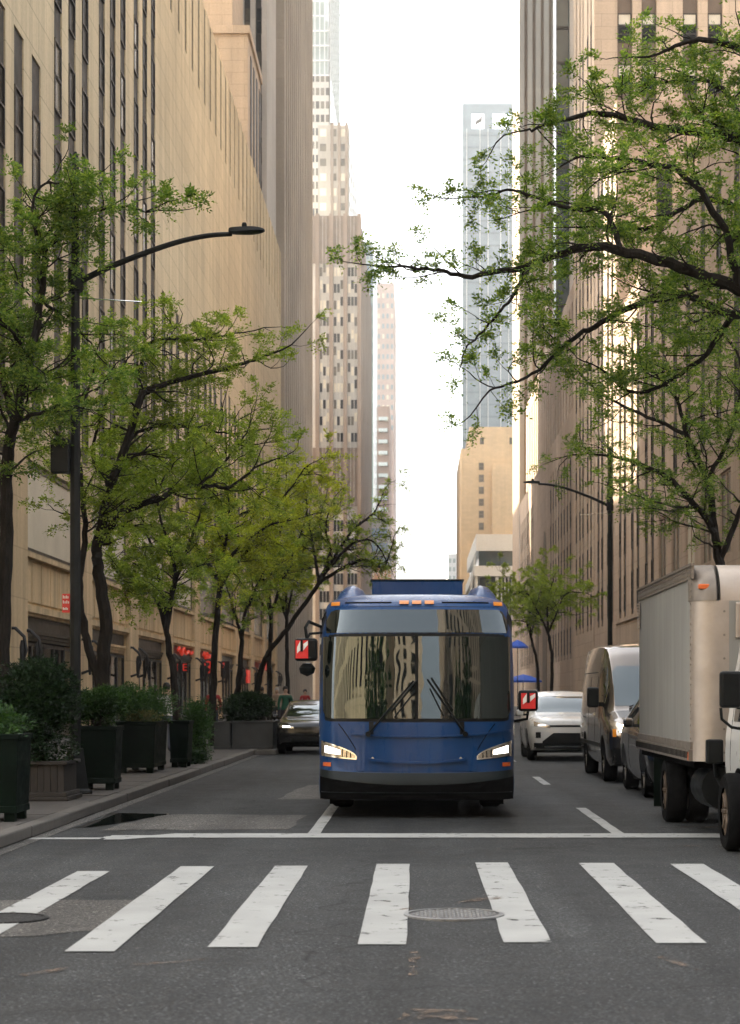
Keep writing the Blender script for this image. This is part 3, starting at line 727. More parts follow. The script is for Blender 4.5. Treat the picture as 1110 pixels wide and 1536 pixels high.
R4 = building('glass_link', (20, 200, 0), 'dark glass strip between the buff tower and the pale ribbed tower')
MB().box(14.4, 60, 200, 203, 36, 125).obj('glazing', 'glass_dark', R4)
b = MB()
for f in range(24): b.box(14.4, 40, 199.86, 199.99, 38 + 3.6 * f, 38.3 + 3.6 * f)
for k in range(9): b.box(14.4 + 1.5 * k, 14.52 + 1.5 * k, 199.8, 199.98, 36, 125)
b.obj('mullion', 'bronze_trim', R4)
q = MB(); q.box(15.75, 16.6, 199, 199.7, 36, 126); q.obj('end_pier', 'concrete_pale', R4)
LW = building('arched_wing', (20, 190, 0), 'long brown stone wing with close window strips and two pointed arches')
b = MB(); b.box(RX + D, 60, 154, 234, 0, 24.2).box(13.4, 60, 156, 234, 24.2, 36)
ls = [157 + 3.3 * k for k in range(8)] + [208 + 3.3 * k for k in range(8)]
fb(b, 'x-', RX, 154, 234, 0, D, 0, 4.5); piers(b, 'x-', RX, 154, 234, 4.5, 22, ls, 1.2, D); fb(b, 'x-', RX, 154, 234, 0, D, 22, 24.6)
us = [158 + 3.3 * k for k in range(23)]
piers(b, 'x-', 13.25, 156, 234, 24.6, 35, us, 1.3, 0.15); fb(b, 'x-', 13.25, 156, 234, 0, .15, 35, 36.4)
b.obj('wall', 'limestone_brown', LW)
sp = Pieces()
for s in ls: fb(sp, 'x-', RX, s - .6, s + .6, 0.05, 0.095, 4.5, 22)
for s in us: fb(sp, 'x-', 13.25, s - .65, s + .65, 0.09, 0.145, 24.6, 35)
sp.obj('spandrel_panel', 'spandrel', LW)
for s in ls:
    for f in range(5): window(LW, 'x-', RX, s - .5, 4.9 + 3.4 * f, 1.0, 2.2, 0.0)
for yc, w, z1 in ((188.5, 3.0, 17.5), (200.5, 2.4, 13.5)):
    pts = [(yc - w, 0.2)] + [(yc - w * math.cos(t), z1 * 0.55 + z1 * 0.45 * math.sin(t) ** 0.8) for t in [math.pi / 2 * k / 8 for k in range(9)]] + [(yc + w * math.cos(t), z1 * 0.55 + z1 * 0.45 * math.sin(t) ** 0.8) for t in [math.pi / 2 * k / 8 for k in range(7, -1, -1)]] + [(yc + w, 0.2)]
    MB().prism(pts, 'x', RX - 0.05, RX + 0.1).obj('arch_panel', 'spandrel_brown', LW)  # dark arch-shaped panel on the wall face
R5 = building('pale_ribbed_tower', (20, 236, 0), 'pale ribbed stone tower rising behind the arched wing')
b = MB(); b.box(RX, 60, 236.3, 252, 0, 118); b.obj('wall', 'limestone_brown', R5)
b = Pieces()
for k in range(14): b.box(RX + .02 + 1.0 * k, RX + .62 + 1.0 * k, 235.6, 236.3, 0, 118.5)
b.obj('rib', 'concrete_pale', R5)
TB = building('tan_brick_building', (15, 400, 0), 'plain tan brick building with one column of small windows')
b = MB(); b.box(10.9, 34, 400, 450, 0, 57).box(9.2, 10.9, 400, 445, 0, 52.5).box(15.6, 20.3, 398.2, 400, 0, 49).box(16, 20.3, 397, 398.2, 0, 34.5); b.obj('wall', 'brick_tan', TB)
for f in range(7): window(TB, 'y', 400, 12.85, 36.2 - 3.0 + 2.48 * f, 1.05, 1.5, -0.06, 'window_glass_lit', 'spandrel_brown', 1, 0, 'window', 0.14)
window(TB, 'y', 400, 13.1, 53.4, 0.8, 1.4, -0.06, 'window_glass_lit', None); window(TB, 'y', 400, 19.2, 53.4, 0.8, 1.4, -0.06, 'window_glass_lit', None)
MB().box(20.3, 20.55, 399, 400, 0, 50).obj('slit', 'spandrel_brown', TB)
GTW = building('blue_glass_tower', (22, 600, 0), 'tall hazy blue glass tower with pale vertical fins and open top screen')
b = MB(); b.box(14.2, 40, 600, 660, 0, 176); b.obj('glazing', 'glass_blue', GTW)
b = Pieces()
for px in (700, 720, 732, 751, 763): b.box((px - 625.5) / 2900 * 600, (px - 624.5) / 2900 * 600 , 599.3, 600, 0, 177)
b.obj('fin', 'white_frame', GTW)
b = MB()
for k in range(46): b.box(14.2, 40, 599.85, 599.98, 4 + 3.8 * k, 4.5 + 3.8 * k)
b.obj('floor_line', 'glass_blue_dark', GTW)
b = MB(); b.box(14.2, 31, 599.8, 600.6, 182, 185).box(14.2, 17.0, 599.8, 600.6, 176, 182).box(20.9, 23.5, 599.8, 600.6, 176, 182).box(14.2, 15, 600.6, 640, 176, 185).box(17, 31, 599.9, 600.5, 176, 177.2); b.obj('roof_screen', 'glass_blue', GTW)
pts = [(18.0, 177.6), (18.4, 179.6), (19.6, 180.4), (20.4, 181.6), (20.2, 179.4), (18.9, 178.7)]
MB().prism(pts, 'y', 599.7, 599.9).obj('roof_logo', 'spandrel', GTW)
PV = building('glass_pavilion', (11, 280, 0), 'pale steel and glass pavilion jutting out beneath the tan brick building')
b = MB(); b.box(9.2, 14.6, 281, 330, 0, 18.6); b.obj('glazing', 'glass_dark', PV)
b = MB(); b.box(8.3, 14.7, 279, 330, 18.7, 20.2).box(8.6, 14.7, 279.4, 330, 22.4, 24.8)
for x in (8.4, 11.4): b.box(x, x + 0.45, 279.5, 280, 0, 18.7)
for z in (6, 12): b.box(8.6, 14.6, 280.3, 280.7, z, z + 0.4)
for k in range(5): b.box(12.2 + 0.5 * k, 12.4 + 0.5 * k, 280, 280.4, 0, 18.7)
b.obj('canopy_frame', 'white_frame', PV)
MB().box(9.0, 14.6, 280, 329, 20.2, 22.4).obj('clerestory', 'glass_dark', PV)
b = MB(); b.prism([(5.6, 0), (6.0, 0), (8.7, 22), (8.4, 22)], 'y', 281, 281.5); b.obj('raking_strut', 'white_frame', PV)
grid_tower('distant_white_block', 'small hazy white block low between the glass tower and the bus', 14.6, 24, 900, 950, 67, 'white_frame', 5, 9, 30, 4, 'glass_green', None, 0, 0.6, 0.5)

# --- buildings behind the viewer, seen mirrored in the windscreen
def back_building(name, label, x0, x1, y0, y1, z1, wall, cols, rows):
    t = building(name, ((x0 + x1) / 2, y1, 0), label); MB().box(x0, x1, y0, y1, SW, z1).obj('wall', wall, t)
    w = (x1 - x0) / cols; fh = (z1 - 6) / rows; q = MB()
    for i in range(cols):
        for j in range(rows): q.box(x0 + w * i + w * .3, x0 + w * i + w * .7, y1, y1 + 0.06, 5 + fh * j + fh * .1, 5 + fh * j + fh * .8)
    tag(q.obj('window_grid', 'window_glass', t), kind='stuff')
back_building('corner_building', 'tan corner building behind the crossing, mirrored in the bus windscreen', -140, -8.0, -75, -34, 34, 'limestone', 26, 6)
back_building('office_tower', 'dark office tower behind the crossing, mirrored in the bus windscreen', 9.5, 60, -100, -45, 90, 'stone_brownpier', 16, 22)
back_building('distant_office', 'pale office block far behind the crossing, mirrored in the bus windscreen', -60, 1.0, -190, -120, 75, 'limestone_buff', 17, 18)  # unseen block set across the avenue to close the mirrored sky gap
# ------------------------------------------------------------------ vehicles
def catmull(P, n):                                   # (k, ..., 3) -> smoother along axis 0
    P = np.asarray(P, float); k = len(P); out = []
    for i in range(k - 1):
        p0, p1, p2, p3 = P[max(i - 1, 0)], P[i], P[i + 1], P[min(i + 2, k - 1)]
        for j in range(n):
            t = j / n; out.append(p1 + 0.5 * t * ((p2 - p0) + t * ((2 * p0 - 5 * p1 + 4 * p2 - p3) + t * (3 * (p1 - p2) + p3 - p0))))
    out.append(P[-1]); return np.array(out)

def loft(rows):                                      # rows: (R, C, 3) grid -> MB with capped ends
    R, C, _ = rows.shape; b = MB()
    b.add(rows.reshape(-1, 3).tolist(), [(i * C + j, i * C + j + 1, (i + 1) * C + j + 1, (i + 1) * C + j) for i in range(R - 1) for j in range(C - 1)])
    b.f.append(tuple(range(C))); b.m.append(0); b.f.append(tuple((R - 1) * C + j for j in range(C))[::-1]); b.m.append(0)
    return b

class Skin:                                          # drapes flat-drawn parts on a body
    def __init__(s, b): s.t = BVHTree.FromPolygons([Vector(v) for v in b.v], b.f)
    def hit(s, u, z, ax):
        o, d = {'y': (Vector((u, -3, z)), Vector((0, 1, 0))), 'x-': (Vector((-5, u, z)), Vector((1, 0, 0))), 'x+': (Vector((5, u, z)), Vector((-1, 0, 0))), 'yb': (Vector((u, 30, z)), Vector((0, -1, 0))), 'z': (Vector((u, z, 9)), Vector((0, 0, -1)))}[ax]
        h = s.t.ray_cast(o, d)
        return h[0], h[1], d
    def patch(s, name, mat, parent, u0, u1, lo, hi, off=0.006, nu=16, nz=6, ax='y', thick=0.0, smooth=True, flat_push=None):
        lo_f = lo if callable(lo) else (lambda u: lo); hi_f = hi if callable(hi) else (lambda u: hi)
        g = [[None] * (nz + 1) for _ in range(nu + 1)]
        for i in range(nu + 1):
            u = u0 + (u1 - u0) * i / nu; a, c = lo_f(u), hi_f(u)
            for j in range(nz + 1):
                z = a + (c - a) * j / nz; p, n, d = s.hit(u, z, ax)
                if p is not None: g[i][j] = (p, d)
        for i in range(nu + 1):                       # rays that miss borrow from their neighbour
            for j in range(nz + 1):
                if g[i][j] is None:
                    best = None
                    for ii in range(nu + 1):
                        for jj in range(nz + 1):
                            if g[ii][jj] is not None and isinstance(g[ii][jj][0], Vector):
                                q = abs(ii - i) * 3 + abs(jj - j)
                                if best is None or q < best[0]: best = (q, g[ii][jj])
                    if best is None: return None
                    p = best[1][0].copy(); u = u0 + (u1 - u0) * i / nu; z = lo_f(u) + (hi_f(u) - lo_f(u)) * j / nz
                    if ax in ('y', 'yb'): p.x, p.z = u, z
                    elif ax != 'z': p.y, p.z = u, z
                    g[i][j] = (p, best[1][1])
        b = MB(); C = nz + 1
        b.add([p - d * (off + thick) for row in g for p, d in row], [(i * C + j, (i + 1) * C + j, (i + 1) * C + j + 1, i * C + j + 1) for i in range(nu) for j in range(nz)])
        ring = [(i, 0) for i in range(nu + 1)] + [(nu, j) for j in range(1, nz + 1)] + [(i, nz) for i in range(nu - 1, -1, -1)] + [(0, j) for j in range(nz - 1, 0, -1)]
        base = len(b.v); b.v += [tuple(g[i][j][0] + g[i][j][1] * 0.02) for i, j in ring]
        for k in range(len(ring)):
            a, c = ring[k], ring[(k + 1) % len(ring)]
            b.f.append((a[0] * C + a[1], c[0] * C + c[1], base + (k + 1) % len(ring), base + k)); b.m.append(0)
        return b.obj(name, mat, parent, smooth=smooth, local=True)

def wheel(parent, x, y, r, w, side, rim='rim_steel', spokes=5, name='wheel'):   # side -1: outer face towards -x
    o = empty(name, (x, y, r)); o.parent = parent
    h = w / 2
    MB().lathe([(r * 0.62, -h), (r * 0.93, -h), (r, -h * 0.7), (r, h * 0.7), (r * 0.93, h), (r * 0.62, h)], axis='x', n=28, cap=False).obj('tyre', 'rubber', o, smooth=True, local=True)
    q = MB(); s = side * h * 0.8
    q.lathe([(r * 0.63, s), (r * 0.58, s), (r * 0.55, s * 0.5), (r * 0.2, s * 0.45), (r * 0.17, s * 0.9), (0.001, s * 0.9)], axis='x', n=28, cap=False)
    for k in range(spokes):
        t = 2 * math.pi * k / spokes; c, sn = math.cos(t), math.sin(t)
        q.tube([(s * 0.85, c * r * 0.14, sn * r * 0.14), (s * 0.92, c * r * 0.6, sn * r * 0.6)], r * 0.065, 5)
    q.lathe([(r * 0.62, -s), (0.001, -s * 0.6)], axis='x', n=16, cap=False)
    q.obj('rim', rim, o, smooth=True, local=True)
    return o

# --- bus
BUS = empty('city_bus', (0.0, 25.0, 0), 'blue city bus with black windscreen and red-striped mirrors driving at the stop line', 'bus')
zl = np.array([.24, .34, .46, .56, .60, .75, .9, 1.05, 1.2, 1.3, 1.5, 1.75, 2.0, 2.2, 2.4, 2.6, 2.72, 2.79, 2.85, 2.90, 2.935, 2.955, 2.965])
wl = np.interp(zl, [.2, .4, .6, 1.2, 1.9, 2.4, 2.72, 2.79, 2.85, 2.9, 2.935, 2.955, 2.965], [1.275, 1.295, 1.285, 1.295, 1.29, 1.265, 1.225, 1.195, 1.15, 1.06, .93, .7, .3])
fl = np.interp(zl, [.2, .34, .5, .6, 1.2, 1.3, 2.4, 2.72, 2.79, 2.85, 2.9, 2.935, 2.955, 2.965], [.05, .0, .0, .05, .09, .10, .17, .27, .34, .47, .6, .8, 1.1, 1.5])
rows = []
for z, w, f in zip(zl, wl, fl):
    row = []
    Dp, e = 0.62, 2.9
    for t in np.linspace(-1, 1, 41):
        x = math.sin(t * math.pi / 2) ** 1 if True else t
        xx = abs(x); yy = Dp * (1 - max(0, 1 - xx ** e) ** (1 / e))
        row.append((w * x, f + yy, z))
    side = [(w, y, z) for y in (1.2, 3, 6, 9, 11.7)] + [(w * 0.93, 12.05, z), (0, 12.1, z), (-w * 0.93, 12.05, z)] + [(-w, y, z) for y in (11.7, 9, 6, 3, 1.2)]
    row = row + side + [row[0]]
    rows.append(row)
bb = loft(np.array(rows)); bs = Skin(bb)
body = bb.obj('body', 'bus_blue', BUS, smooth=True, local=True)
def round_top(u0, u1, z, r, lowdrop=0.0, up=True):
    def f(u):
        d = min(u - u0, u1 - u); k = 0 if d > r else r - math.sqrt(max(0, r * r - (r - d) ** 2))
        return z - k if up else z + k
    return f
# glazing
bs.patch('windscreen_surround', 'black_plastic', BUS, -1.262, 1.262, round_top(-1.262, 1.262, 1.25, 0.12, up=False), round_top(-1.262, 1.262, 2.755, 0.16), 0.004, 40, 16)
g1 = bs.patch('windscreen', 'windscreen', BUS, -1.235, -0.02, round_top(-1.235, 0.6, 1.29, 0.1, up=False), 2.36, 0.012, 30, 16)
g2 = bs.patch('windscreen', 'windscreen', BUS, 0.02, 1.235, round_top(-0.6, 1.235, 1.29, 0.1, up=False), 2.36, 0.012, 30, 16)
g3 = bs.patch('destination_glass', 'windscreen', BUS, -1.19, 1.19, 2.41, round_top(-1.19, 1.19, 2.715, 0.13), 0.012, 40, 8)
for sx in ('x-', 'x+'):
    for k in range(6): bs.patch('side_window', 'windscreen', BUS, 2.2 + 1.55 * k, 3.65 + 1.55 * k, 1.25, 2.25, 0.006, 6, 4, sx)
    for yc in (2.65, 8.6):
        bs.patch('wheel_arch', 'black_matt', BUS, yc - 0.6, yc + 0.6, 0.26, lambda u, yc=yc: 0.5 + math.sqrt(max(0, 0.6 ** 2 - (u - yc) ** 2)) * 0.95, 0.004, 16, 4, sx)
# lower front: bumper, panels, creases
bs.patch('bumper', 'bus_bumper', BUS, -1.27, 1.27, lambda u: 0.245, lambda u: 0.585 + 0.035 * (abs(u) / 1.27) ** 3, 0.03, 40, 8)
bs.patch('skirt', 'black_matt', BUS, -1.268, 1.268, lambda u: 0.236, lambda u: 0.43 + 0.10 * (abs(u) / 1.27) ** 2, 0.036, 40, 5)
bs.patch('skirt_trim', 'bus_bumper', BUS, -1.25, 1.25, 0.325, 0.337, 0.044, 40, 1)
bs.patch('service_panel', 'bus_blue', BUS, -0.56, 0.56, lambda u: 1.065, lambda u: 1.24, 0.004, 20, 4)
bs.patch('service_panel_frame', 'black_plastic', BUS, -0.62, 0.62, 1.055, 1.248, 0.001, 20, 4)
bs.patch('front_panel', 'bus_blue', BUS, -0.79 , 0.79, lambda u: 0.60 + 0.01 * abs(u), lambda u: 1.03 + 0.02 * (u / .8) ** 2, 0.008, 30, 6)
bs.patch('crease', 'bus_blue', BUS, -0.86, 1.25, lambda u: 1.045 + 0.045 * (u / 1.0) ** 2, lambda u: 1.066 + 0.05 * (u / 1.0) ** 2, 0.036, 30, 2)
bs.patch('crease', 'bus_blue', BUS, -0.63, 0.63, lambda u: 0.70 + 0.045 * (u / 0.63) ** 2, lambda u: 0.735 + 0.045 * (u / 0.63) ** 2, 0.042, 30, 2)
for s in (-1, 1):
    p, n, d = bs.hit(s * 0.57, 0.775, 'y'); MB().lathe([(0.018, -0.03), (0.018, 0.01)], p, 'y', 10).obj('screw', 'chrome', BUS, local=True)
    q = MB(); pts = []
    for t in np.linspace(0, 1, 10):
        u = s * (0.70 + 0.32 * t ** 1.6); z = 0.60 + 0.62 * t; p, n, d = bs.hit(u, z, 'y'); pts.append(p + Vector((0, -0.001, 0)))
    q.tube(pts, 0.006, 5); q.obj('panel_gap', 'black_matt', BUS, local=True)
    # headlamp: lens-shaped, higher at the outside
    a, c = 0.78, 1.255
    top = lambda u: 0.80 + 0.20 * (max(0.0, (abs(u) - 0.78) / 0.475)) ** 0.62
    low = lambda u: 0.755 + 0.045 * (max(0.0, (abs(u) - 0.78) / 0.475)) ** 1.2
    u0, u1 = (a, c) if s > 0 else (-c, -a)
    h = bs.patch('headlamp', 'chrome', BUS, u0, u1, low, top, 0.010, 22, 6)
    bs.patch('bezel', 'headlamp_inner', h, u0 + 0.02, u1 - 0.02, lambda u: low(u) + 0.016, lambda u: top(u) - 0.018, 0.014, 20, 5)
    bs.patch('lamp', 'lamp_white', h, s * 1.0 if s > 0 else -1.2, 1.2 if s > 0 else -1.0, lambda u: low(u) + 0.05, lambda u: top(u) - 0.05, 0.020, 10, 4)
    for uu in (0.86, 0.91, 0.97): bs.patch('lamp_fin', 'black_plastic', h, s * uu - 0.006, s * uu + 0.006, lambda u: low(u) + 0.02, lambda u: top(u) - 0.022, 0.019, 2, 3)
    bs.patch('side_reflector', 'reflector_orange', BUS, s * 1.175 - 0.055, s * 1.175 + 0.055, 0.665, 0.715, 0.012, 4, 2)
    # roof groove, marker lamps, roof fairing
    bs.patch('roof_slot', 'black_matt', BUS, s * 0.64 - 0.31, s * 0.64 + 0.31, 2.80, 2.822, 0.006, 16, 1)
    bs.patch('marker_lamp', 'amber', BUS, s * 1.075 - 0.06, s * 1.075 + 0.06, 2.775 , 2.83, 0.028, 5, 2)
    prof = [(0.0, 0), (0.05, .14), (.14, .24), (.24, .27), (.36, .20), (.46, 0)]
    q = MB(); rows = []
    for y, k in ((0.75, 0.05), (0.95, 0.5), (1.3, 0.92), (2.2, 1.0), (3.2, 1.0), (3.5, 0.4)):
        rows.append([(s * (1.10 - a * 1.0), y, 2.84 + hgt * k) for a, hgt in prof])
    rows = np.array(rows); lb = loft(catmull(rows, 4)); lb.obj('roof_fairing', 'bus_blue', BUS, smooth=True, local=True)
for x in (-0.165, 0.0, 0.165): bs.patch('marker_lamp', 'amber', BUS, x - 0.06, x + 0.06, 2.79, 2.84, 0.028, 5, 2)
MB().box(-0.62, 0.64, 1.9, 5.2, 2.93, 3.19).obj('roof_unit', 'bus_blue', BUS, local=True, bevel=0.02)
MB().box(-0.64, 0.66, 1.88, 5.22, 3.19, 3.205).obj('roof_unit_lid', 'bus_bumper', BUS, local=True)
# wipers
for x0, x1, z1 in ((-0.63, -0.04, 1.78), (0.63, 0.14, 1.80)):
    q = MB(); P = []
    for t in np.linspace(0, 1, 8):
        u = x0 + (x1 - x0) * t; z = 1.09 + (z1 - 1.09) * t; p, n, d = bs.hit(u, z, 'y'); P.append(p + Vector((0, -0.055 if t > 0 else -0.03, 0)))
    q.tube(P, [.022, .018, .016, .014, .013, .012, .012, .012], 6)
    q.tube([P[3] + Vector((0.05, -0.005, 0)), P[7] + Vector((0.05, -0.005, 0.02))], 0.012, 5); q.tube([P[4] + Vector((0.0, 0.01, -.18)), P[7] + Vector((0.03, 0.012, -0.12))], 0.01, 5)
    q.lathe([(0.035, -0.08), (0.035, 0.02)], P[0], 'y', 10)
    q.obj('wiper', 'black_plastic', BUS, smooth=True, local=True)
# mirrors with red and white striped backs
def stripe_plate(parent, x0, x1, z0, z1, y):
    q = MB(); q.box(x0, x1, y - 0.006, y, z0, z1); pl = q.obj('warning_plate', 'red_tape', parent, local=True)
    w, h = x1 - x0, z1 - z0
    for a in (0, 1):
        if a == 0: poly = [(x0 + w * .12, z0 + h * .28), (x0 + w * .38, z0 + h * .45), (x0 + w * .38, z0 + h * .98), (x0 + w * .12, z0 + h * .62)]
        else: poly = [(x0 + w * .62, z0 + h * .45), (x0 + w * .97, z0 + h * .75), (x0 + w * .97, z0 + h * .98), (x0 + w * .62, z0 + h * .8)]
        MB().prism(poly, 'y', y - 0.010, y - 0.006).obj('white_stripe', 'white_tape', pl, local=True)
    MB().box(x0 + w * .4, x0 + w * .58, y - 0.02, y - 0.004, z0 + h * .38, z1 + 0.01).obj('bracket', 'black_plastic', pl, local=True)
m = MB().box(-1.60, -1.30, 0.30, 0.42, 2.04, 2.34).obj('mirror', 'black_plastic', BUS, local=True, bevel=0.04); stripe_plate(m, -1.585, -1.42, 2.075, 2.31, 0.295)
q = MB(); q.tube([(-1.27, 0.6, 2.5), (-1.42, 0.42, 2.56), (-1.46, 0.36, 2.48), (-1.44, 0.36, 2.34)], 0.022, 6); q.tube([(-1.26, 0.6, 2.42), (-1.4, 0.4, 2.40), (-1.44, 0.36, 2.34)], 0.018, 6); q.obj('mirror_arm', 'black_plastic', BUS, smooth=True, local=True)
q = MB().lathe([(0.001, -.09), (0.09, -.05), (0.11, 0.02), (0.06, 0.08), (0.001, 0.09)], (-1.44, 0.42, 1.93), n=12); q.obj('mirror', 'black_plastic', BUS, smooth=True, local=True)
m = MB().box(1.34, 1.60, 0.45, 0.56, 1.38, 1.66).obj('mirror', 'black_plastic', BUS, local=True, bevel=0.04); stripe_plate(m, 1.375, 1.565, 1.415, 1.62, 0.445)
q = MB(); q.tube([(1.47, 0.52, 1.38), (1.46, 0.55, 1.28), (1.27, 0.75, 1.24)], 0.018, 6); q.obj('mirror_arm', 'black_plastic', BUS, smooth=True, local=True)
# fleet mark on the corner
q = MB()
for x0, x1, z0, z1 in ((-1.285, -1.24, 1.165, 1.175), (-1.285, -1.24, 1.055, 1.065), (-1.245, -1.235, 1.055, 1.175)):
    q.box(x0, x1, 0.52, 0.525, z0, z1)
q.obj('fleet_mark', 'white_tape', BUS, local=True)
for s in (-1, 1):
    wheel(BUS, s * 1.05, 2.65, 0.48, 0.3, s); wheel(BUS, s * 0.98, 8.6, 0.48, 0.5, s)
MB().box(-1.1, 1.1, 0.7, 11.8, 0.2, 0.5).obj('underframe', 'black_matt', BUS, local=True)
for s in (-1, 1): MB().box(s * 1.2, s * 0.9, 1.7, 1.75, 0.09, 0.3).obj('mud_flap', 'black_matt', BUS, local=True)

# --- cars and vans: body lofted along its length from half sections
def car_body(st, name, mat, parent, nsub=5, belly=0.3):
    rows = []
    for y, zb, zm, zs, zt, wb, wm, ws, wt in st:
        half = [(0.0, zb), (wb * 0.85, zb), (wb, zb + 0.05), (wm, zm), (wm * 1.0, (zm * 0.45 + zs * 0.55)), (ws, zs), (wt + (ws - wt) * 0.12, zs + (zt - zs) * 0.86), (wt * 0.9, zs + (zt - zs) * 0.97), (wt * 0.5, zt + 0.012), (0.0, zt + 0.02)]
        row = [(x, y, z) for x, z in half] + [(-x, y, z) for x, z in half[-2::-1]]
        rows.append(row)
    A = np.array(rows)
    A = catmull(A, nsub)                               # along the length
    B = catmull(A.transpose(1, 0, 2), 3).transpose(1, 0, 2)
    b = loft(B); o = b.obj(name, mat, parent, smooth=True, local=True)
    return Skin(b), o

VAN = empty('delivery_van', (4.46, 34.75, 0), 'high-roofed silver van with one lit headlamp standing behind the box truck', 'van')
#     y    zb   zm   zs    zt    wb   wm   ws   wt
st = [(0.00, .42, .62, .80, .90, .70, .78, .78, .62),
      (0.06, .34, .60, .95, 1.02, .86, .93, .90, .72),
      (0.25, .30, .62, 1.05, 1.15, .95, 1.00, .96, .76),
      (0.60, .30, .65, 1.15, 1.27, .98, 1.02, .99, .80),
      (0.85, .30, .65, 1.22, 1.38, .98, 1.03, 1.0, .82),
      (1.25, .30, .65, 1.30, 1.88, .98, 1.03, 1.0, .82),
      (1.55, .30, .65, 1.34, 2.22, .98, 1.03, 1.0, .83),
      (1.80, .30, .65, 1.36, 2.42, .98, 1.03, 1.01, .85),
      (2.20, .30, .65, 1.40, 2.54, .98, 1.03, 1.01, .87),
      (3.50, .30, .65, 1.40, 2.58, .98, 1.03, 1.01, .88),
      (5.40, .30, .65, 1.40, 2.56, .98, 1.03, 1.01, .88),
      (5.85, .32, .65, 1.40, 2.50, .97, 1.02, 1.0, .86),
      (5.95, .40, .65, 1.40, 2.30, .95, 1.0, .97, .80)]
vs, _ = car_body(st, 'body', 'silver_paint', VAN)
vs.patch('windscreen', 'car_glass', VAN, -.80, .80, 1.40, round_top(-.8, .8, 2.14, .1), 0.006, 20, 8)
vs.patch('grille', 'black_plastic', VAN, -.58, .58, .66, .92, 0.008, 14, 4)
vs.patch('bumper', 'black_plastic', VAN, -.93, .93, .36, .62, 0.012, 24, 4)
for s in (-1, 1):
    h = vs.patch('headlamp', 'headlamp_inner', VAN, s * .60 if s > 0 else -.95, .95 if s > 0 else -.60, lambda u: .86, lambda u: 1.0 + 0.14 * max(0, abs(u) - .6) / .35, 0.01, 10, 4)
    vs.patch('indicator', 'amber', h, s * .90 - .03, s * .90 + .03, .84, .98, 0.014, 4, 4)
    p, n, d = vs.hit(s * .72, .97, 'y'); MB().lathe([(0.001, -0.05), (0.085, -0.035), (0.10, 0.03)], p, 'y', 16).obj('lamp', 'lamp_warm', h, smooth=True, local=True)
    ax = 'x-' if s < 0 else 'x+'
    vs.patch('door_window', 'car_glass', VAN, 1.35, 2.35, lambda u: 1.40, lambda u: min(2.12, 1.45 + (u - 1.2) * 1.5), 0.006, 10, 6, ax)
    vs.patch('side_groove', 'black_plastic', VAN, 2.7, 5.75, 2.02, 2.04, 0.004, 8, 1, ax)
    vs.patch('rub_strip', 'black_plastic', VAN, 1.5, 5.7, .62, .70, 0.008, 12, 2, ax)
    for yy in (1.3, 2.5, 3.9): vs.patch('door_gap', 'black_matt', VAN, yy, yy + .012, .5, 1.95, 0.003, 1, 8, ax)
    vs.patch('door_handle', 'chrome', VAN, 2.62, 2.84, 1.20, 1.25, 0.02, 3, 1, ax)
    for yc in (0.95, 4.6): vs.patch('wheel_arch', 'black_matt', VAN, yc - .44, yc + .44, .31, lambda u, yc=yc: .42 + math.sqrt(max(0, .44 ** 2 - (u - yc) ** 2)), 0.004, 16, 3, ax)
    q = MB().box(s * 1.05, s * 1.27, 1.38, 1.50, 1.36, 1.74); m = q.obj('mirror', 'black_plastic', VAN, local=True, bevel=.04)
    MB().box(s * .96, s * 1.06, 1.42, 1.48, 1.38, 1.46).obj('mirror_arm', 'black_plastic', VAN, local=True)
    wheel(VAN, s * .90, .95, .36, .24, s); wheel(VAN, s * .90, 4.6, .36, .24, s)
q = MB(); P = [vs.hit(u, z, 'y')[0] + Vector((0, -.03, 0)) for u, z in ((-.55, 1.38), (-.3, 1.46), (.1, 1.5))]; q.tube(P, .012, 5); q.obj('wiper', 'black_plastic', VAN, local=True)

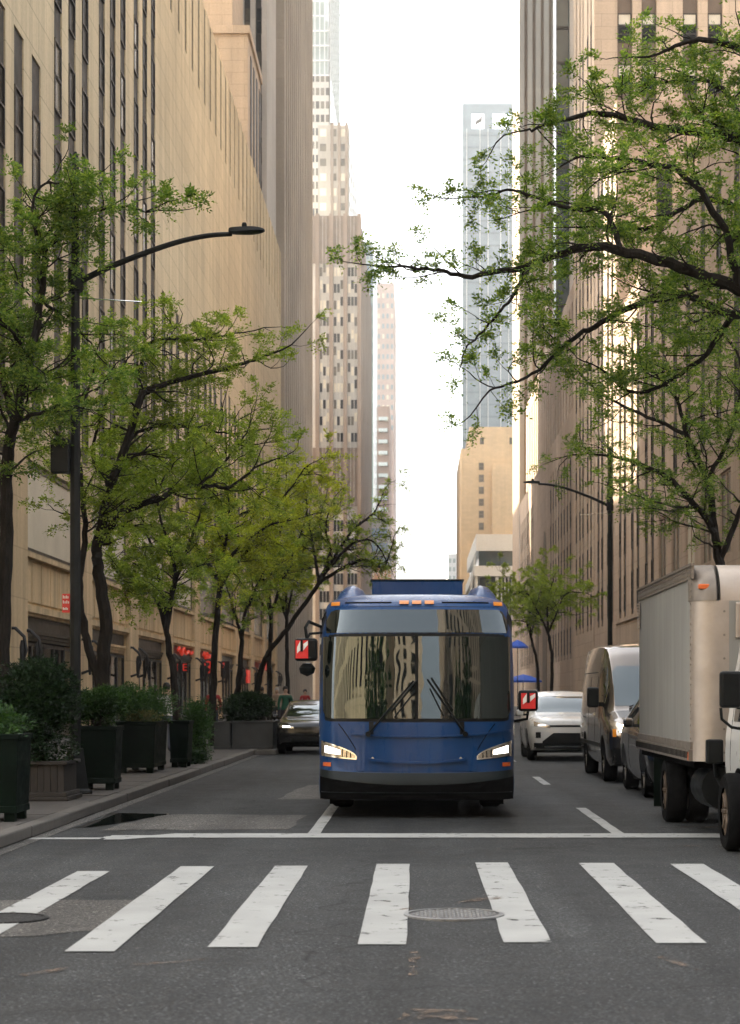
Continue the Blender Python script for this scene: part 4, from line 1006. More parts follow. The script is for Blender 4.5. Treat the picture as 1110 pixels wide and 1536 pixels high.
def suv(name, loc, label, mat, dark=False, low=False):
    t = empty(name, loc, label, 'car')
    k = 0.86 if low else 1.0
    st = [(0.00, .40, .55, .74 * k, .86 * k, .52, .58, .58, .46),
          (0.06, .30, .55, .86 * k, .96 * k, .70, .80, .76, .58),
          (0.22, .26, .56, .92 * k, 1.02 * k, .82, .90, .84, .64),
          (0.60, .24, .58, .98 * k, 1.08 * k, .86, .92, .88, .68),
          (1.15, .24, .58, 1.03 * k, 1.13 * k, .87, .93, .90, .70),
          (1.55, .24, .58, 1.06 * k, 1.40 * k, .87, .93, .90, .66),
          (1.95, .24, .58, 1.08 * k, 1.60 * k, .87, .93, .90, .66),
          (2.35, .24, .58, 1.09 * k, 1.67 * k, .87, .93, .90, .66),
          (3.20, .24, .58, 1.10 * k, 1.66 * k, .87, .93, .90, .65),
          (4.00, .26, .58, 1.10 * k, 1.56 * k, .87, .92, .88, .62),
          (4.40, .30, .58, 1.05 * k, 1.25 * k, .85, .90, .84, .60),
          (4.58, .40, .58, .90 * k, 1.0 * k, .78, .84, .78, .55)]
    ks, _ = car_body(st, 'body', mat, t)
    ks.patch('windscreen', 'car_glass', t, -.68, .68, 1.17 * k, round_top(-.68, .68, 1.56 * k, .08), 0.006, 18, 7)
    if low:
        ks.patch('grille', 'black_plastic', t, -.5, .5, .34, .48, 0.008, 14, 3)
        ks.patch('bumper_lip', 'black_plastic', t, -.8, .8, .27, .33, 0.01, 20, 2)
    else:
        ks.patch('grille', 'black_plastic', t, -.60, .60, lambda u: .44, lambda u: .68 - .20 * max(0, abs(u) - .34) / .26, 0.010, 18, 4)
        ks.patch('upper_grille', 'bus_bumper', t, -.5, .5, .82, .87, 0.008, 16, 2)
        ks.patch('bumper_lip', 'black_plastic', t, -.80, .80, .30, .44, 0.012, 22, 3)
        ks.patch('skid_plate', 'chrome', t, -.55, .55, .33, .37, 0.022, 14, 1)
    for s in (-1, 1):
        ax = 'x-' if s < 0 else 'x+'
        a, c = (.42, .80) if s > 0 else (-.80, -.42)
        h = ks.patch('headlamp', 'headlamp_inner' if not low else 'chrome', t, a, c, lambda u: (.80 + .05 * (abs(u) - .42) / .38) * k, lambda u: (.86 + .10 * (abs(u) - .42) / .38) * k, 0.008, 10, 3)
        ks.patch('lamp', 'lamp_white' if low else 'chrome', h, s * .62 - .1, s * .62 + .1, .85 * k, .89 * k, 0.014, 6, 2)
        if not low: ks.patch('fog_lamp', 'black_plastic', t, s * .70 - .06, s * .70 + .06, .56, .70, 0.010, 5, 4)
        ks.patch('side_window', 'car_glass', t, 1.75, 2.75, 1.12 * k, lambda u: min(1.54, 1.2 + (u - 1.6) * .75) * k, 0.006, 8, 4, ax)
        ks.patch('side_window', 'car_glass', t, 2.85, 3.75, 1.13 * k, 1.52 * k, 0.006, 8, 4, ax)
        for yc in (.92, 3.6): ks.patch('wheel_arch', 'black_plastic', t, yc - .43, yc + .43, .25, lambda u, yc=yc: .36 + math.sqrt(max(0, .43 ** 2 - (u - yc) ** 2)), 0.005, 16, 3, ax)
        ks.patch('door_gap', 'black_matt', t, 2.78, 2.79, .4, 1.1 * k, 0.003, 1, 6, ax)
        MB().box(s * .97, s * 1.14, 1.62, 1.74, 1.08 * k, 1.23 * k).obj('mirror', mat, t, local=True, bevel=.04); MB().box(s * .86, s * .98, 1.66, 1.71, 1.08 * k, 1.13 * k).obj('mirror_arm', 'black_plastic', t, local=True)
        if not low: MB().tube([(s * .60, 2.1, 1.67), (s * .62, 2.25, 1.715), (s * .60, 3.6, 1.70), (s * .58, 3.75, 1.62)], .018, 5).obj('roof_rail', 'chrome', t, local=True)
        wheel(t, s * .80, .92, .345, .22, s, 'rim_steel', 5); wheel(t, s * .80, 3.6, .345, .22, s, 'rim_steel', 5)
    MB().box(-.8, .8, .3, 4.3, .2, .32).obj('underframe', 'black_matt', t, local=True)
    return t
suv('white_car', (3.62, 46.4, 0), 'white crossover with black lower grille waiting behind the silver van', 'white_paint')
suv('black_car', (-2.86, 51.6, 0), 'glossy black car by the grey planters, half hidden behind the bus', 'black_paint', low=True)
suv('silver_car', (4.44, 29.2, 0), 'silver car squeezed between the box truck and the high-roofed van', 'silver_paint')

# --- box truck
TR = empty('box_truck', (3.05, 19.0, 0), 'dirty white box truck with riveted aluminium corner post, parked beside the stop line', 'truck')
W = 2.3; y0, y1 = 2.35, 7.65; zb, zt = 0.86, 3.06               # box from y0 to y1 in truck space, x from 0 to W
MB().box(0.02, W - 0.02, y0 + .2, y1, zb + .2, zt - .16).obj('box_body', 'truck_panel', TR, local=True)
for a in range(2):
    X = 0.0 if a == 0 else W
    s = 1 if a == 0 else -1
    MB().box(X, X + s * .03, y0 + .12, y1, zt - .17, zt - .03).obj('top_rail', 'aluminium_dull', TR, local=True)
    MB().box(X - s * .015, X + s * .03, y0 + .1, y1 + .01, zt - .03, zt).obj('roof_edge', 'aluminium_dull', TR, local=True)
    MB().box(X - s * .005, X + s * .03, y0 + .16, y1, zb + .13, zb + .21).obj('side_rail', 'aluminium_dull', TR, local=True)
    MB().box(X - s * .025, X + s * .03, y0 + .16, y1, zb, zb + .125).obj('rub_rail', 'aluminium_dull', TR, local=True)
    q = MB()
    for k in range(46): q.box(X - s * .034, X - s * .02, y0 + .22 + k * .112, y0 + .237 + k * .112, zb + .03, zb + .105)
    tag(q.obj('rub_rail_slots', 'black_plastic', TR, local=True), kind='stuff')
    q = MB()
    for k in range(60):
        for zz in (zt - .07, zt - .13): q.lathe([(.012, -.006), (.006, .0)], (X - s * .002, y0 + .2 + k * .085, zz), 'x', 5)
    for k in range(26): q.lathe([(.014, -.008), (.008, .0)], (X - s * .002, y0 + .15, zb + .25 + k * .075), 'x', 5)
    tag(q.obj('rivets', 'aluminium', TR, local=True), kind='stuff')
    # corner post: quarter round
    cx = X + s * .26
    poly = [(X, y0 + .26)] + [(cx - s * .26 * math.cos(t), y0 + .26 - .26 * math.sin(t)) for t in np.linspace(0.1, math.pi / 2, 9)] + [(X + s * .40, y0), (X + s * .40, y0 + .26)]
    MB().prism(poly, 'z', zb, zt - .42).obj('corner_post', 'aluminium', TR, smooth=True, local=True)
    # rounded corner cap under the roof edge
    rows = []
    for t in np.linspace(0, 1, 9):
        z = zt - .42 + .42 * math.sin(t * math.pi / 2); ins = .42 * (1 - math.cos(t * math.pi / 2))
        rows.append([(X - s * .008, y0 + .34 + ins * .3, z)] + [(cx - s * .27 * math.cos(u), y0 + .26 + ins - .27 * math.sin(u), z) for u in np.linspace(0.05, math.pi / 2, 7)] + [(X + s * .30, y0 + .1 + ins, z), (X + s * .30, y0 + .5 + ins, z - .01)])
    loft(np.array(rows)).obj('corner_cap', 'aluminium_dull', TR, smooth=True, local=True)
    MB().box(X + s * .07, X + s * .19, y0 + .035, y0 + .13, zt - .29, zt - .235).obj('clearance_lamp', 'reflector_orange', TR, local=True, bevel=.01)
    q = MB()
    for k in range(7): q.lathe([(.014, -.012), (.010, .004)], (X + s * .345, y0 - .004, zb + .1 + k * .26), 'y', 6)
    tag(q.obj('post_bolts', 'aluminium_dull', TR, local=True), kind='stuff')
    MB().box(X - s * .03, X, y0 + .18, y0 + .25, zb + .01, zb + .10).obj('side_lamp', 'reflector_orange', TR, local=True)
    MB().box(X - s * .02, X, y1 - .1, y1 - .04, zb + .03, zb + .10).obj('side_lamp', 'red_tape', TR, local=True)
    q = MB()
    for k in range(9): q.box(X - s * .02, X, y1 - .26, y1 - .06, zt - .55 + k * .04, zt - .53 + k * .04)
    q.obj('side_vent', 'aluminium', TR, local=True)
rows = []
for t in np.linspace(0, 1, 10):
    z = zt - .42 + .42 * math.sin(t * math.pi / 2); ins = .42 * (1 - math.cos(t * math.pi / 2)); rows.append([(x, y0 + .02 + ins, z) for x in (.31, 1.0, 1.6, W - .31)])
rows.append([(x, y0 + 1.4, zt + .002) for x in (.31, 1.0, 1.6, W - .31)])
loft(np.array(rows)).obj('front_cap', 'aluminium', TR, smooth=True, local=True)
MB().box(.40, W - .40, y0 + .004, y0 + .2, zb, zt - .42).obj('front_panel', 'truck_panel', TR, local=True)
MB().box(0.03, W - 0.03, y0 + .4, y1, zt - .16, zt - .012).obj('roof', 'truck_panel', TR, local=True)
for a in (0.47, 1.33):
    fr = MB(); fr.box(a, a + .5, y0 - .03, y0, 2.22, 2.62); fr = fr.obj('front_vent', 'aluminium', TR, local=True, bevel=.015)
    for k in range(7): MB().prism([(y0 - .055, 2.26 + k * .047), (y0 - .03, 2.27 + k * .047), (y0 - .03, 2.30 + k * .047)], 'x', a + .05, a + .45).obj('louvre', 'truck_panel', fr, local=True)
q = MB()
for x in (.5, 1.75): q.box(x, x + .09, .6, 7.5, .62, .86)
q.box(.05, W - .05, 2.6, 7.6, .78, .87)
q.box(.45, 1.9, 7.0, 7.6, .5, .62)
q.obj('chassis', 'black_matt', TR, local=True)
for x, s in ((.22, -1), (W - .22, 1)): wheel(TR, x, .8, .40, .25, s, 'rim_tan', 8)
for x, s in ((.18, -1), (.46, -1), (W - .46, 1), (W - .18, 1)): wheel(TR, x, 5.3, .40, .24, s, 'rim_tan', 8)
for x in (.05, W - .65): MB().box(x, x + .6, 6.25, 6.28, .14, .82).obj('mud_flap', 'planter_green', TR, local=True)
MB().lathe([(.001, 0), (.24, .01), (.25, .06), (.25, .84), (.24, .89), (.001, .9)], (.36, 2.5, .56), 'y', 18).obj('fuel_tank', 'black_plastic', TR, smooth=True, local=True)
# cab
st = [(-.72, .60, .80, 1.10, 1.25, .70, .78, .78, .60), (-.66, .45, .80, 1.22, 1.40, .88, .94, .92, .74), (-.50, .42, .80, 1.25, 1.75, .92, .97, .95, .80), (-.15, .42, .80, 1.28, 2.16, .92, .97, .95, .82),
      (.15, .42, .80, 1.30, 2.24, .92, .97, .95, .82), (1.1, .42, .80, 1.30, 2.27, .92, .97, .95, .82), (1.45, .42, .80, 1.30, 2.24, .92, .97, .95, .80)]
cab = empty('cab', (1.22, 0.2, 0)); cab.parent = TR
ks, _ = car_body(st, 'cab_shell', 'white_paint', cab)
ks.patch('windscreen', 'car_glass', cab, -.80, .80, 1.36, 2.02, .006, 14, 6)
for s in (-1, 1):
    ax = 'x-' if s < 0 else 'x+'
    ks.patch('door_window', 'car_glass', cab, .05, 1.02, 1.32, round_top(-.4, 1.02, 1.98, .12), .006, 12, 6, ax)
    ks.patch('wheel_arch', 'black_matt', cab, .15, 1.05, .43, lambda u: .42 + math.sqrt(max(0, .45 ** 2 - (u - .6) ** 2)) * .95, .006, 14, 3, ax)
    ks.patch('door_gap', 'black_matt', cab, 1.12, 1.13, .8, 2.0, .003, 1, 8, ax)
    MB().box(s * 1.09, s * 1.30, -.30, -.20, 1.47, 1.83).obj('mirror', 'black_plastic', cab, local=True, bevel=.03)
    for seg in ([(s * .93, -.05, 1.83), (s * 1.12, -.22, 1.81)], [(s * .93, -.05, 1.46), (s * 1.12, -.22, 1.47)]): MB().tube(seg, .014, 6).obj('mirror_bracket', 'black_plastic', cab, smooth=True, local=True)
    q = MB()
    q.tube([(s * 1.29, -.25, 1.47), (s * 1.28, -.25, 1.36), (s * 1.18, -.22, 1.28), (s * .93, -.05, 1.24)], .016, 6); q.obj('mirror_bracket', 'black_plastic', cab, smooth=True, local=True)
    ks.patch('headlamp', 'headlamp_inner', cab, s * .72 - .16, s * .72 + .16, .86, 1.02, .01, 6, 3)
ks.patch('grille', 'black_plastic', cab, -.5, .5, .9, 1.06, .008, 10, 3); ks.patch('bumper', 'black_plastic', cab, -.85, .85, .5, .74, .012, 16, 3)
MB().box(.06, .24, 1.72, 1.84, .86, 1.12).obj('intake', 'black_plastic', TR, local=True, bevel=.02)
q = MB(); q.tube([(.16, 1.8, .9), (.2, 1.95, .72), (.3, 2.2, .6)], .03, 6); q.obj('hose', 'black_plastic', TR, local=True)
# ------------------------------------------------------------------ street furniture
def street_lamp(x, y, sgn, label):
    t = empty('street_lamp', (x, y, SW), label, 'street lamp', 'street lamps with curved arms')
    q = MB(); q.lathe([(.26, 0), (.26, .05), (.20, .08), (.13, .62), (.13, .68)], n=4); q.obj('pedestal', 'lamp_metal', t, local=True, bevel=.015)
    q = MB(); q.lathe([(.085, .05), (.08, 3), (.07, 6.5), (.055, 9.4), (.02, 9.5)], n=8); q.obj('pole', 'lamp_metal', t, smooth=True, local=True)
    arm = [(0, 0, 7.55), (.47 * sgn, 0, 7.78), (1.02 * sgn, 0, 8.0), (1.53 * sgn, 0, 8.17), (1.96 * sgn, 0, 8.26), (2.32 * sgn, 0, 8.285)]
    q = MB(); P = catmull(np.array(arm), 4); q.tube([Vector(p) for p in P], list(np.linspace(.05, .034, len(P))), 8)
    q.lathe([(.10, 7.42), (.115, 7.45), (.115, 7.75), (.10, 7.78)], n=8); q.obj('arm', 'lamp_metal', t, smooth=True, local=True)
    rows = []
    for u, w, h in ((0, .05, .05), (.05, .11, .07), (.3, .15, .075), (.45, .13, .05), (.53, .05, .02)):
        X = sgn * (2.27 + u); z = 8.33 + u * .02
        rows.append([(X, -w, z - h * .4), (X, -w * .8, z + h * .5), (X, 0, z + h * .75), (X, w * .8, z + h * .5), (X, w, z - h * .4), (X, 0, z - h * .6), (X, -w, z - h * .4)])
    h = loft(catmull(np.array(rows), 3)).obj('lantern', 'lamp_metal', t, smooth=True, local=True)
    MB().lathe([(.035, 8.37), (.04, 8.42), (.03, 8.45)], (sgn * 2.5, 0, 0), n=8).obj('photocell', 'black_plastic', h, local=True)
    q = MB(); q.tube([(0, 0, 7.34), (sgn * .98, 0, 7.28)], .010, 5); q.obj('stay_rod', 'chrome', t, local=True)
    return t
sl = street_lamp(-5.05, 28.6, 1, 'tall dark street lamp rising from the bushy planters with arm over the road')
q = MB().box(-.34, -.07, -.16, .06, 5.0 - .26, 5.0 + .24); q.obj('junction_box', 'lamp_metal', sl, local=True, bevel=.02)
street_lamp(6.25, 62.5, -1, 'street lamp on the far pavement before the brown limestone wing')
SG = empty('parking_sign', (-5.2, 28.75, 2.82), 'narrow red sign with white lettering fixed behind the street lamp pole', 'sign')
MB().box(-5.27, -5.10, 28.74, 28.755, 2.82, 3.10).obj('plate', 'red_tape', SG); MB().box(-5.12, -5.04, 28.72, 28.76, 2.94, 2.97).obj('clamp', 'lamp_metal', SG)
for z0, z1, w in ((3.03, 3.075, .08), (2.955, 3.0, .09), (2.86, 2.90, .07)):
    q = MB()
    for k in range(4): q.box(-5.258 + k * w * .28, -5.258 + k * w * .28 + .014, 28.732, 28.741, z0, z1 - (k % 2) * .012)
    q.obj('lettering', 'white_tape', SG)

# ------------------------------------------------------------------ leaves and plants
def leaf_mesh(name, base, direc, mat, size=(.055, .022), K=7, rach=.16, seed=0, droop=.35):
    rg = np.random.default_rng(seed); n = len(base)
    base = np.asarray(base, float); d = np.asarray(direc, float); d = d / (np.linalg.norm(d, axis=1, keepdims=True) + 1e-9)
    up = rg.normal(size=(n, 3)) * .35 + np.array([0, 0, 1.0]); sd = np.cross(d, up); sd /= (np.linalg.norm(sd, axis=1, keepdims=True) + 1e-9); nm = np.cross(sd, d)
    B, Dv, N = [], [], []
    L = rach * rg.uniform(.6, 1.25, (n, 1))
    for k in range(K):
        t = (k + 1) / K; s = 1 if k % 2 else -1
        p = base + d * L * t - np.array([0, 0, 1]) * droop * L * t * t
        v = sd * s * .85 + d * (.45 + (1.2 if k == K - 1 else 0)) + rg.normal(size=(n, 3)) * .28
        B.append(p); Dv.append(v / (np.linalg.norm(v, axis=1, keepdims=True) + 1e-9)); N.append(nm + rg.normal(size=(n, 3)) * .45)
    B = np.concatenate(B); Dv = np.concatenate(Dv); N = np.concatenate(N)
    sc_ = rg.uniform(.65, 1.3, (len(B), 1)); l = size[0] * sc_; w = size[1] * sc_
    s = np.cross(Dv, N); s /= (np.linalg.norm(s, axis=1, keepdims=True) + 1e-9)
    V = np.stack([B, B + Dv * l * .5 + s * w * .5, B + Dv * l, B + Dv * l * .5 - s * w * .5], 1).reshape(-1, 3)
    m = len(B); me = bpy.data.meshes.new(name); me.vertices.add(m * 4); me.vertices.foreach_set('co', V.astype(np.float32).ravel())
    me.loops.add(m * 4); me.loops.foreach_set('vertex_index', np.arange(m * 4, dtype=np.int32))
    me.polygons.add(m); me.polygons.foreach_set('loop_start', np.arange(0, m * 4, 4, dtype=np.int32)); me.polygons.foreach_set('loop_total', np.full(m, 4, dtype=np.int32))
    me.materials.append(M[mat]); me.update(calc_edges=True); return me

class Tree:
    def __init__(s, seed, dens=1.0, bl=1.3, bgap=.42, tl=.5, tgap=.22, lgap=.055, bare=0.0, flat=.5, r_min=.008):
        s.r = random.Random(seed); s.seed = seed; s.limbs = []; s.lb = []; s.ld = []; s.dens = dens
        s.bl, s.bgap, s.tl, s.tgap, s.lgap, s.bare, s.flat, s.rm = bl, bgap, tl, tgap, lgap, bare, flat, r_min
        s.q = MB()
    def wander(s, p, d, L, n, wig=.35, up=.05):
        pts = [Vector(p)]; d = Vector(d).normalized()
        for i in range(n):
            d = (d + Vector((s.r.gauss(0, wig), s.r.gauss(0, wig), s.r.gauss(0, wig * .7) + up))).normalized()
            pts.append(pts[-1] + d * (L / n))
        return pts
    def rdir(s, d, ang):
        d = Vector(d).normalized(); a = d.orthogonal().normalized(); a.rotate(Matrix.Rotation(s.r.uniform(0, 6.28), 3, d))
        v = d * math.cos(ang) + a * math.sin(ang); v.z *= s.flat; return v.normalized() if v.length > 1e-4 else d
    def twig(s, p, d, L, r):
        pts = s.wander(p, d, L, 4, .3, .03); s.q.tube(pts, [r, r * .8, r * .6, r * .5, r * .35], 3, cap=False)
        if s.r.random() < s.bare: return
        n = max(2, int(L / s.lgap * s.dens * 1.75))
        for i in range(n):
            t = s.r.uniform(.35, 1.0) ** .8 * 4; k = min(3, int(t)); q = pts[k].lerp(pts[k + 1], t - k)
            v = (pts[k + 1] - pts[k]).normalized(); v = (v * .5 + Vector((s.r.gauss(0, .7), s.r.gauss(0, .7), s.r.gauss(.1, .45)))).normalized()
            s.lb.append(tuple(q)); s.ld.append(tuple(v))
    def branch(s, p, d, L, r, lv=1):
        n = max(4, int(L / .16)); pts = s.wander(p, d, L, n, .24, .03)
        s.q.tube(pts, list(np.linspace(r, max(s.rm, r * .35), n + 1)), 5, cap=False)
        g = L * .12
        while g < L:
            k = min(n - 1, int(g / L * n)); v = pts[k + 1] - pts[k]; q = pts[k]
            if lv > 0 and s.r.random() < .32 and L > .7: s.branch(q, s.rdir(v, s.r.uniform(.5, 1.0)), L * s.r.uniform(.35, .6), r * .6, lv - 1)
            else: s.twig(q, s.rdir(v, s.r.uniform(.5, 1.2)), s.tl * s.r.uniform(.5, 1.3), max(s.rm * .8, r * .3))
            g += s.tgap * 1.35 * s.r.uniform(.5, 1.7)
        s.twig(pts[-1], pts[-1] - pts[-2], s.tl, max(s.rm, r * .35))
    def limb(s, pts, r0, r1, start=.3, sub=6, bl=None, n=8):
        P = [Vector(p) for p in catmull(np.array([tuple(p) for p in pts]), sub)]
        for i in range(1, len(P) - 1): P[i] += Vector((s.r.gauss(0, .012), s.r.gauss(0, .02), s.r.gauss(0, .012)))
        s.q.tube(P, list(np.linspace(r0, r1, len(P))), n)
        tot = sum((P[i + 1] - P[i]).length for i in range(len(P) - 1)); acc = 0; nx = tot * start
        bl = bl or s.bl
        for i in range(len(P) - 1):
            acc += (P[i + 1] - P[i]).length
            while acc > nx and start < 1:
                f = nx / tot; v = P[i + 1] - P[i]
                s.branch(P[i], s.rdir(v, s.r.uniform(.6, 1.25)), bl * s.r.uniform(.5, 1.25) * (1.1 - .5 * f), max(.012, (r0 + (r1 - r0) * f) * .4))
                nx += s.bgap * s.r.uniform(.6, 1.4)
        if start < 1: s.branch(P[-1], P[-1] - P[-2], bl * .7, r1)
        return P
    def build(s, name, loc, label, mat, cat='tree', group='street trees along the avenue', size=(.06, .027), K=9, rach=.18, mats2=None):
        t = empty(name, loc, label, cat, group)
        s.q.obj('trunk', 'bark', t, smooth=True)
        off = np.array(wloc(t)); 
        c = link('crown', leaf_mesh('crown', np.array(s.lb) - off, s.ld, mat, size, K, rach, s.seed), t)
        print(name, 'leaflets', len(s.lb) * K)
        return t

def ground_pt(px, Y): v = at(px, VY, Y); return Vector((v.x, Y, SW))
# the big tree whose limbs hang over the crossing (its trunk stands by the truck's far side)
Y = 27.5
T = Tree(1, dens=1.05, bl=1.4, bgap=.30, tl=.50, tgap=.155, lgap=.05, flat=.5)
base = Vector((7.6, Y, SW)); A = at
T.limb([base, base + Vector((.05, .1, 1.8)), base + Vector((-.15, 0, 3.4)), at(1370, 560, Y)], .24, .16, 1)
T.limb([at(1370, 560, Y), at(1240, 480, Y - .3), at(1110, 433, Y - .6), at(1020, 400, Y - .7), at(930, 375, Y - .6), at(870, 372, Y - .4), at(800, 395, Y), at(710, 415, Y + .4), at(650, 404, Y + .5), at(590, 400, Y + .6)], .11, .016, .26, bl=.9)
T.limb([at(930, 375, Y - .6), at(908, 320, Y - .2), at(840, 310, Y + .4), at(770, 285, Y + .8), at(725, 295, Y + 1)], .045, .014, .15, bl=1.0)
T.limb([at(1240, 480, Y - .3), at(1100, 470, Y + 1.2), at(1020, 440, Y + 1.6), at(960, 455, Y + 1.7), at(890, 490, Y + 1.6), at(850, 515, Y + 1.4), at(800, 560, Y + 1.2), at(735, 585, Y + 1)], .075, .015, .3, bl=.95)
T.limb([at(1370, 560, Y), at(1250, 330, Y + .4), at(1130, 220, Y + .6), at(1060, 200, Y + .4), at(980, 190, Y + .2), at(900, 170, Y + .5), at(830, 185, Y + .6), at(790, 195, Y + .6)], .10, .016, .3, bl=1.0)
T.limb([at(1250, 330, Y + .4), at(1160, 120, Y - .4), at(1100, 70, Y - .5), at(1040, 60, Y - .4), at(990, 80, Y - .2)], .08, .02, .3, bl=1.0)
T.limb([at(1110, 433, Y - .6), at(1080, 330, Y - 1.2), at(1020, 260, Y - 1.4), at(950, 240, Y - 1.4), at(880, 235, Y - 1.2)], .06, .018, .15, bl=1.0)
T.limb([at(1240, 480, Y), at(1130, 330, Y + 2), at(1050, 300, Y + 2.2), at(980, 340, Y + 2.2), at(890, 340, Y + 2)], .07, .018, .3, bl=1.0)
T.limb([at(1130, 220, Y + .6), at(1090, 140, Y + 1.6), at(1040, 120, Y + 1.8), at(960, 130, Y + 1.8)], .05, .018, .1, bl=.9)
T.limb([at(800, 395, Y), at(770, 440, Y - .4), at(740, 480, Y - .5), at(700, 520, Y - .5)], .03, .012, .2, bl=.6)
T.limb([at(1100, 470, Y + 1.2), at(1050, 540, Y + 1.6), at(960, 590, Y + 1.6), at(910, 560, Y + 1.5)], .05, .015, .1, bl=.9)
T.build('honey_locust', base, 'large honey locust whose long dark limbs reach over the crossing above the trucks', 'leaf_green', size=(.058, .026), K=9, rach=.19)

Y = 43
T = Tree(2, dens=.85, bl=1.4, bgap=.3, tl=.55, tgap=.2, lgap=.06, flat=.6)
base = ground_pt(1085, Y)
T.limb([base, at(1085, 1000, Y), at(1080, 860, Y), at(1072, 800, Y), at(1045, 760, Y), at(1000, 715, Y), at(940, 690, Y + .3), at(880, 680, Y + .4)], .15, .02, .55)
T.limb([at(1072, 800, Y), at(1060, 720, Y + .4), at(1030, 650, Y + .6), at(1010, 590, Y + .7), at(960, 540, Y + 1)], .09, .02, .25)
T.limb([at(1080, 840, Y), at(1105, 780, Y - .3), at(1130, 700, Y - .4), at(1120, 600, Y)], .08, .02, .3)
T.limb([at(1045, 760, Y), at(1010, 760, Y - .8), at(960, 745, Y - 1)], .04, .015, .2, bl=1.1)
T.limb([at(1060, 720, Y + .4), at(1100, 640, Y + 1), at(1110, 540, Y + 1.2), at(1060, 480, Y + 1)], .06, .018, .2)
T.limb([at(1030, 650, Y + .6), at(960, 620, Y + 1.6), at(900, 590, Y + 2), at(870, 560, Y + 2)], .05, .015, .2)
T.build('honey_locust', base, 'honey locust standing behind the box truck with thin dark twigs and fresh leaves', 'leaf_green')

# trees along the planters
Y = 28.2
T = Tree(3, dens=1.1, bl=1.05, bgap=.21, tl=.45, tgap=.155, lgap=.05, flat=.6)
base = ground_pt(4, Y - .4)
T.limb([base, at(4, 1000, Y), at(8, 850, Y), at(12, 700, Y), at(22, 630, Y), at(45, 540, Y), at(62, 450, Y), at(70, 370, Y), at(85, 330, Y)], .13, .025, .55)
T.limb([at(22, 630, Y), at(0, 560, Y + .2), at(-30, 450, Y + .3), at(-40, 370, Y + .3)], .07, .02, .25)
T.limb([at(70, 370, Y), at(110, 330, Y - .3), at(170, 310, Y - .2), at(225, 318, Y)], .03, .012, .15, bl=.7)
T.limb([at(70, 400, Y), at(50, 330, Y - .3), at(60, 280, Y - .2), at(110, 275, Y - .2)], .03, .012, .1, bl=.7)
T.limb([at(22, 630, Y), at(60, 620, Y - .6), at(105, 600, Y - .8), at(150, 580, Y - .8)], .035, .012, .15, bl=.8)
T.limb([at(45, 540, Y), at(20, 500, Y - .6), at(-10, 480, Y - .8)], .035, .012, .1, bl=.9)
T.limb([at(62, 450, Y), at(100, 480, Y + .8), at(140, 520, Y + 1)], .03, .012, .1, bl=.8)
T.build('honey_locust', base, 'slim honey locust at the near end of the planters, trunk beside the bushy shrub', 'leaf_green')
Y = 35
T = Tree(4, dens=.95, bl=1.1, bgap=.25, tl=.5, tgap=.18, lgap=.055, flat=.55)
base = ground_pt(152, Y)
T.limb([base, at(152, 1060, Y), at(155, 1000, Y), at(158, 930, Y), at(148, 860, Y), at(147, 815, Y), at(165, 735, Y), at(192, 660, Y), at(212, 595, Y), at(240, 578, Y), at(300, 562, Y + .2), at(365, 545, Y + .3), at(410, 530, Y + .3)], .15, .02, .45)
T.limb([at(147, 815, Y), at(165, 790, Y - .2), at(190, 765, Y - .3), at(240, 748, Y - .4), at(262, 735, Y - .4), at(300, 728, Y - .4), at(345, 730, Y - .4), at(385, 700, Y - .3)], .085, .02, .35)
T.limb([at(152, 1030, Y), at(130, 960, Y - .2), at(120, 880, Y - .2), at(128, 800, Y), at(122, 720, Y), at(118, 640, Y + .2), at(140, 560, Y + .3)], .085, .02, .5)
T.limb([at(212, 595, Y), at(210, 550, Y + .3), at(230, 510, Y + .4), at(290, 510, Y + .4), at(350, 500, Y + .4)], .04, .014, .1)
T.limb([at(192, 660, Y), at(230, 640, Y + .6), at(290, 640, Y + .9), at(340, 650, Y + 1)], .035, .014, .15)
T.limb([at(300, 728, Y - .4), at(340, 690, Y), at(370, 650, Y + .2)], .03, .012, .1)
T.limb([at(122, 720, Y), at(90, 660, Y + .4), at(60, 600, Y + .6)], .035, .014, .2)
T.limb([at(165, 735, Y), at(140, 680, Y + .8), at(160, 600, Y + 1), at(190, 540, Y + 1)], .04, .014, .15)
T.build('honey_locust', base, 'forked honey locust with two arching limbs behind the tall dark planters', 'leaf_mid')
def mid_tree(seed, Y, px, fork, limbs, label, mat, **kw):
    T = Tree(seed, **kw); base = ground_pt(px, Y); a = [at(x, y, Y) for x, y in fork]
    T.limb([base, base + Vector((0.02, 0, 1.0))] + a, kw.get('r', .12), .07, 1)
    for l in limbs: T.limb([a[-1]] + [at(x, y, Y + dy) for x, y, dy in l], .065, .016, .25)
    return T.build('honey_locust', base, label, mat, size=(.085, .038), K=8, rach=.21)
K1 = dict(bl=1.2, bgap=.27, tl=.5, tgap=.21, lgap=.062, flat=.6)
mid_tree(5, 47, 264, [(258, 1000), (250, 950)], [[(235, 900, 0), (200, 870, 0), (170, 850, .3), (165, 800, .4)], [(256, 900, 0), (262, 850, 0), (240, 770, 0), (230, 700, .4)], [(262, 880, .3), (290, 800, .5), (310, 740, .6)], [(245, 900, .5), (220, 800, .8), (190, 720, 1)]], 'honey locust with a low fork beside the large square planter', 'leaf_mid', **K1)
mid_tree(6, 56, 318, [(322, 980), (328, 900), (331, 880)], [[(310, 840, 0), (285, 810, 0), (260, 790, .3)], [(335, 830, 0), (345, 770, 0), (335, 710, .2)], [(350, 850, 0), (390, 800, .2), (430, 740, .3), (460, 700, .3)], [(330, 800, .8), (380, 760, 1), (400, 720, 1)], [(320, 830, .6), (300, 760, .9), (300, 700, 1)], [(350, 830, -.6), (400, 790, -.8), (440, 780, -.8)]], 'straight-trunked honey locust with bright yellow-green leaves over the grey planters', 'leaf_yellow', **K1)
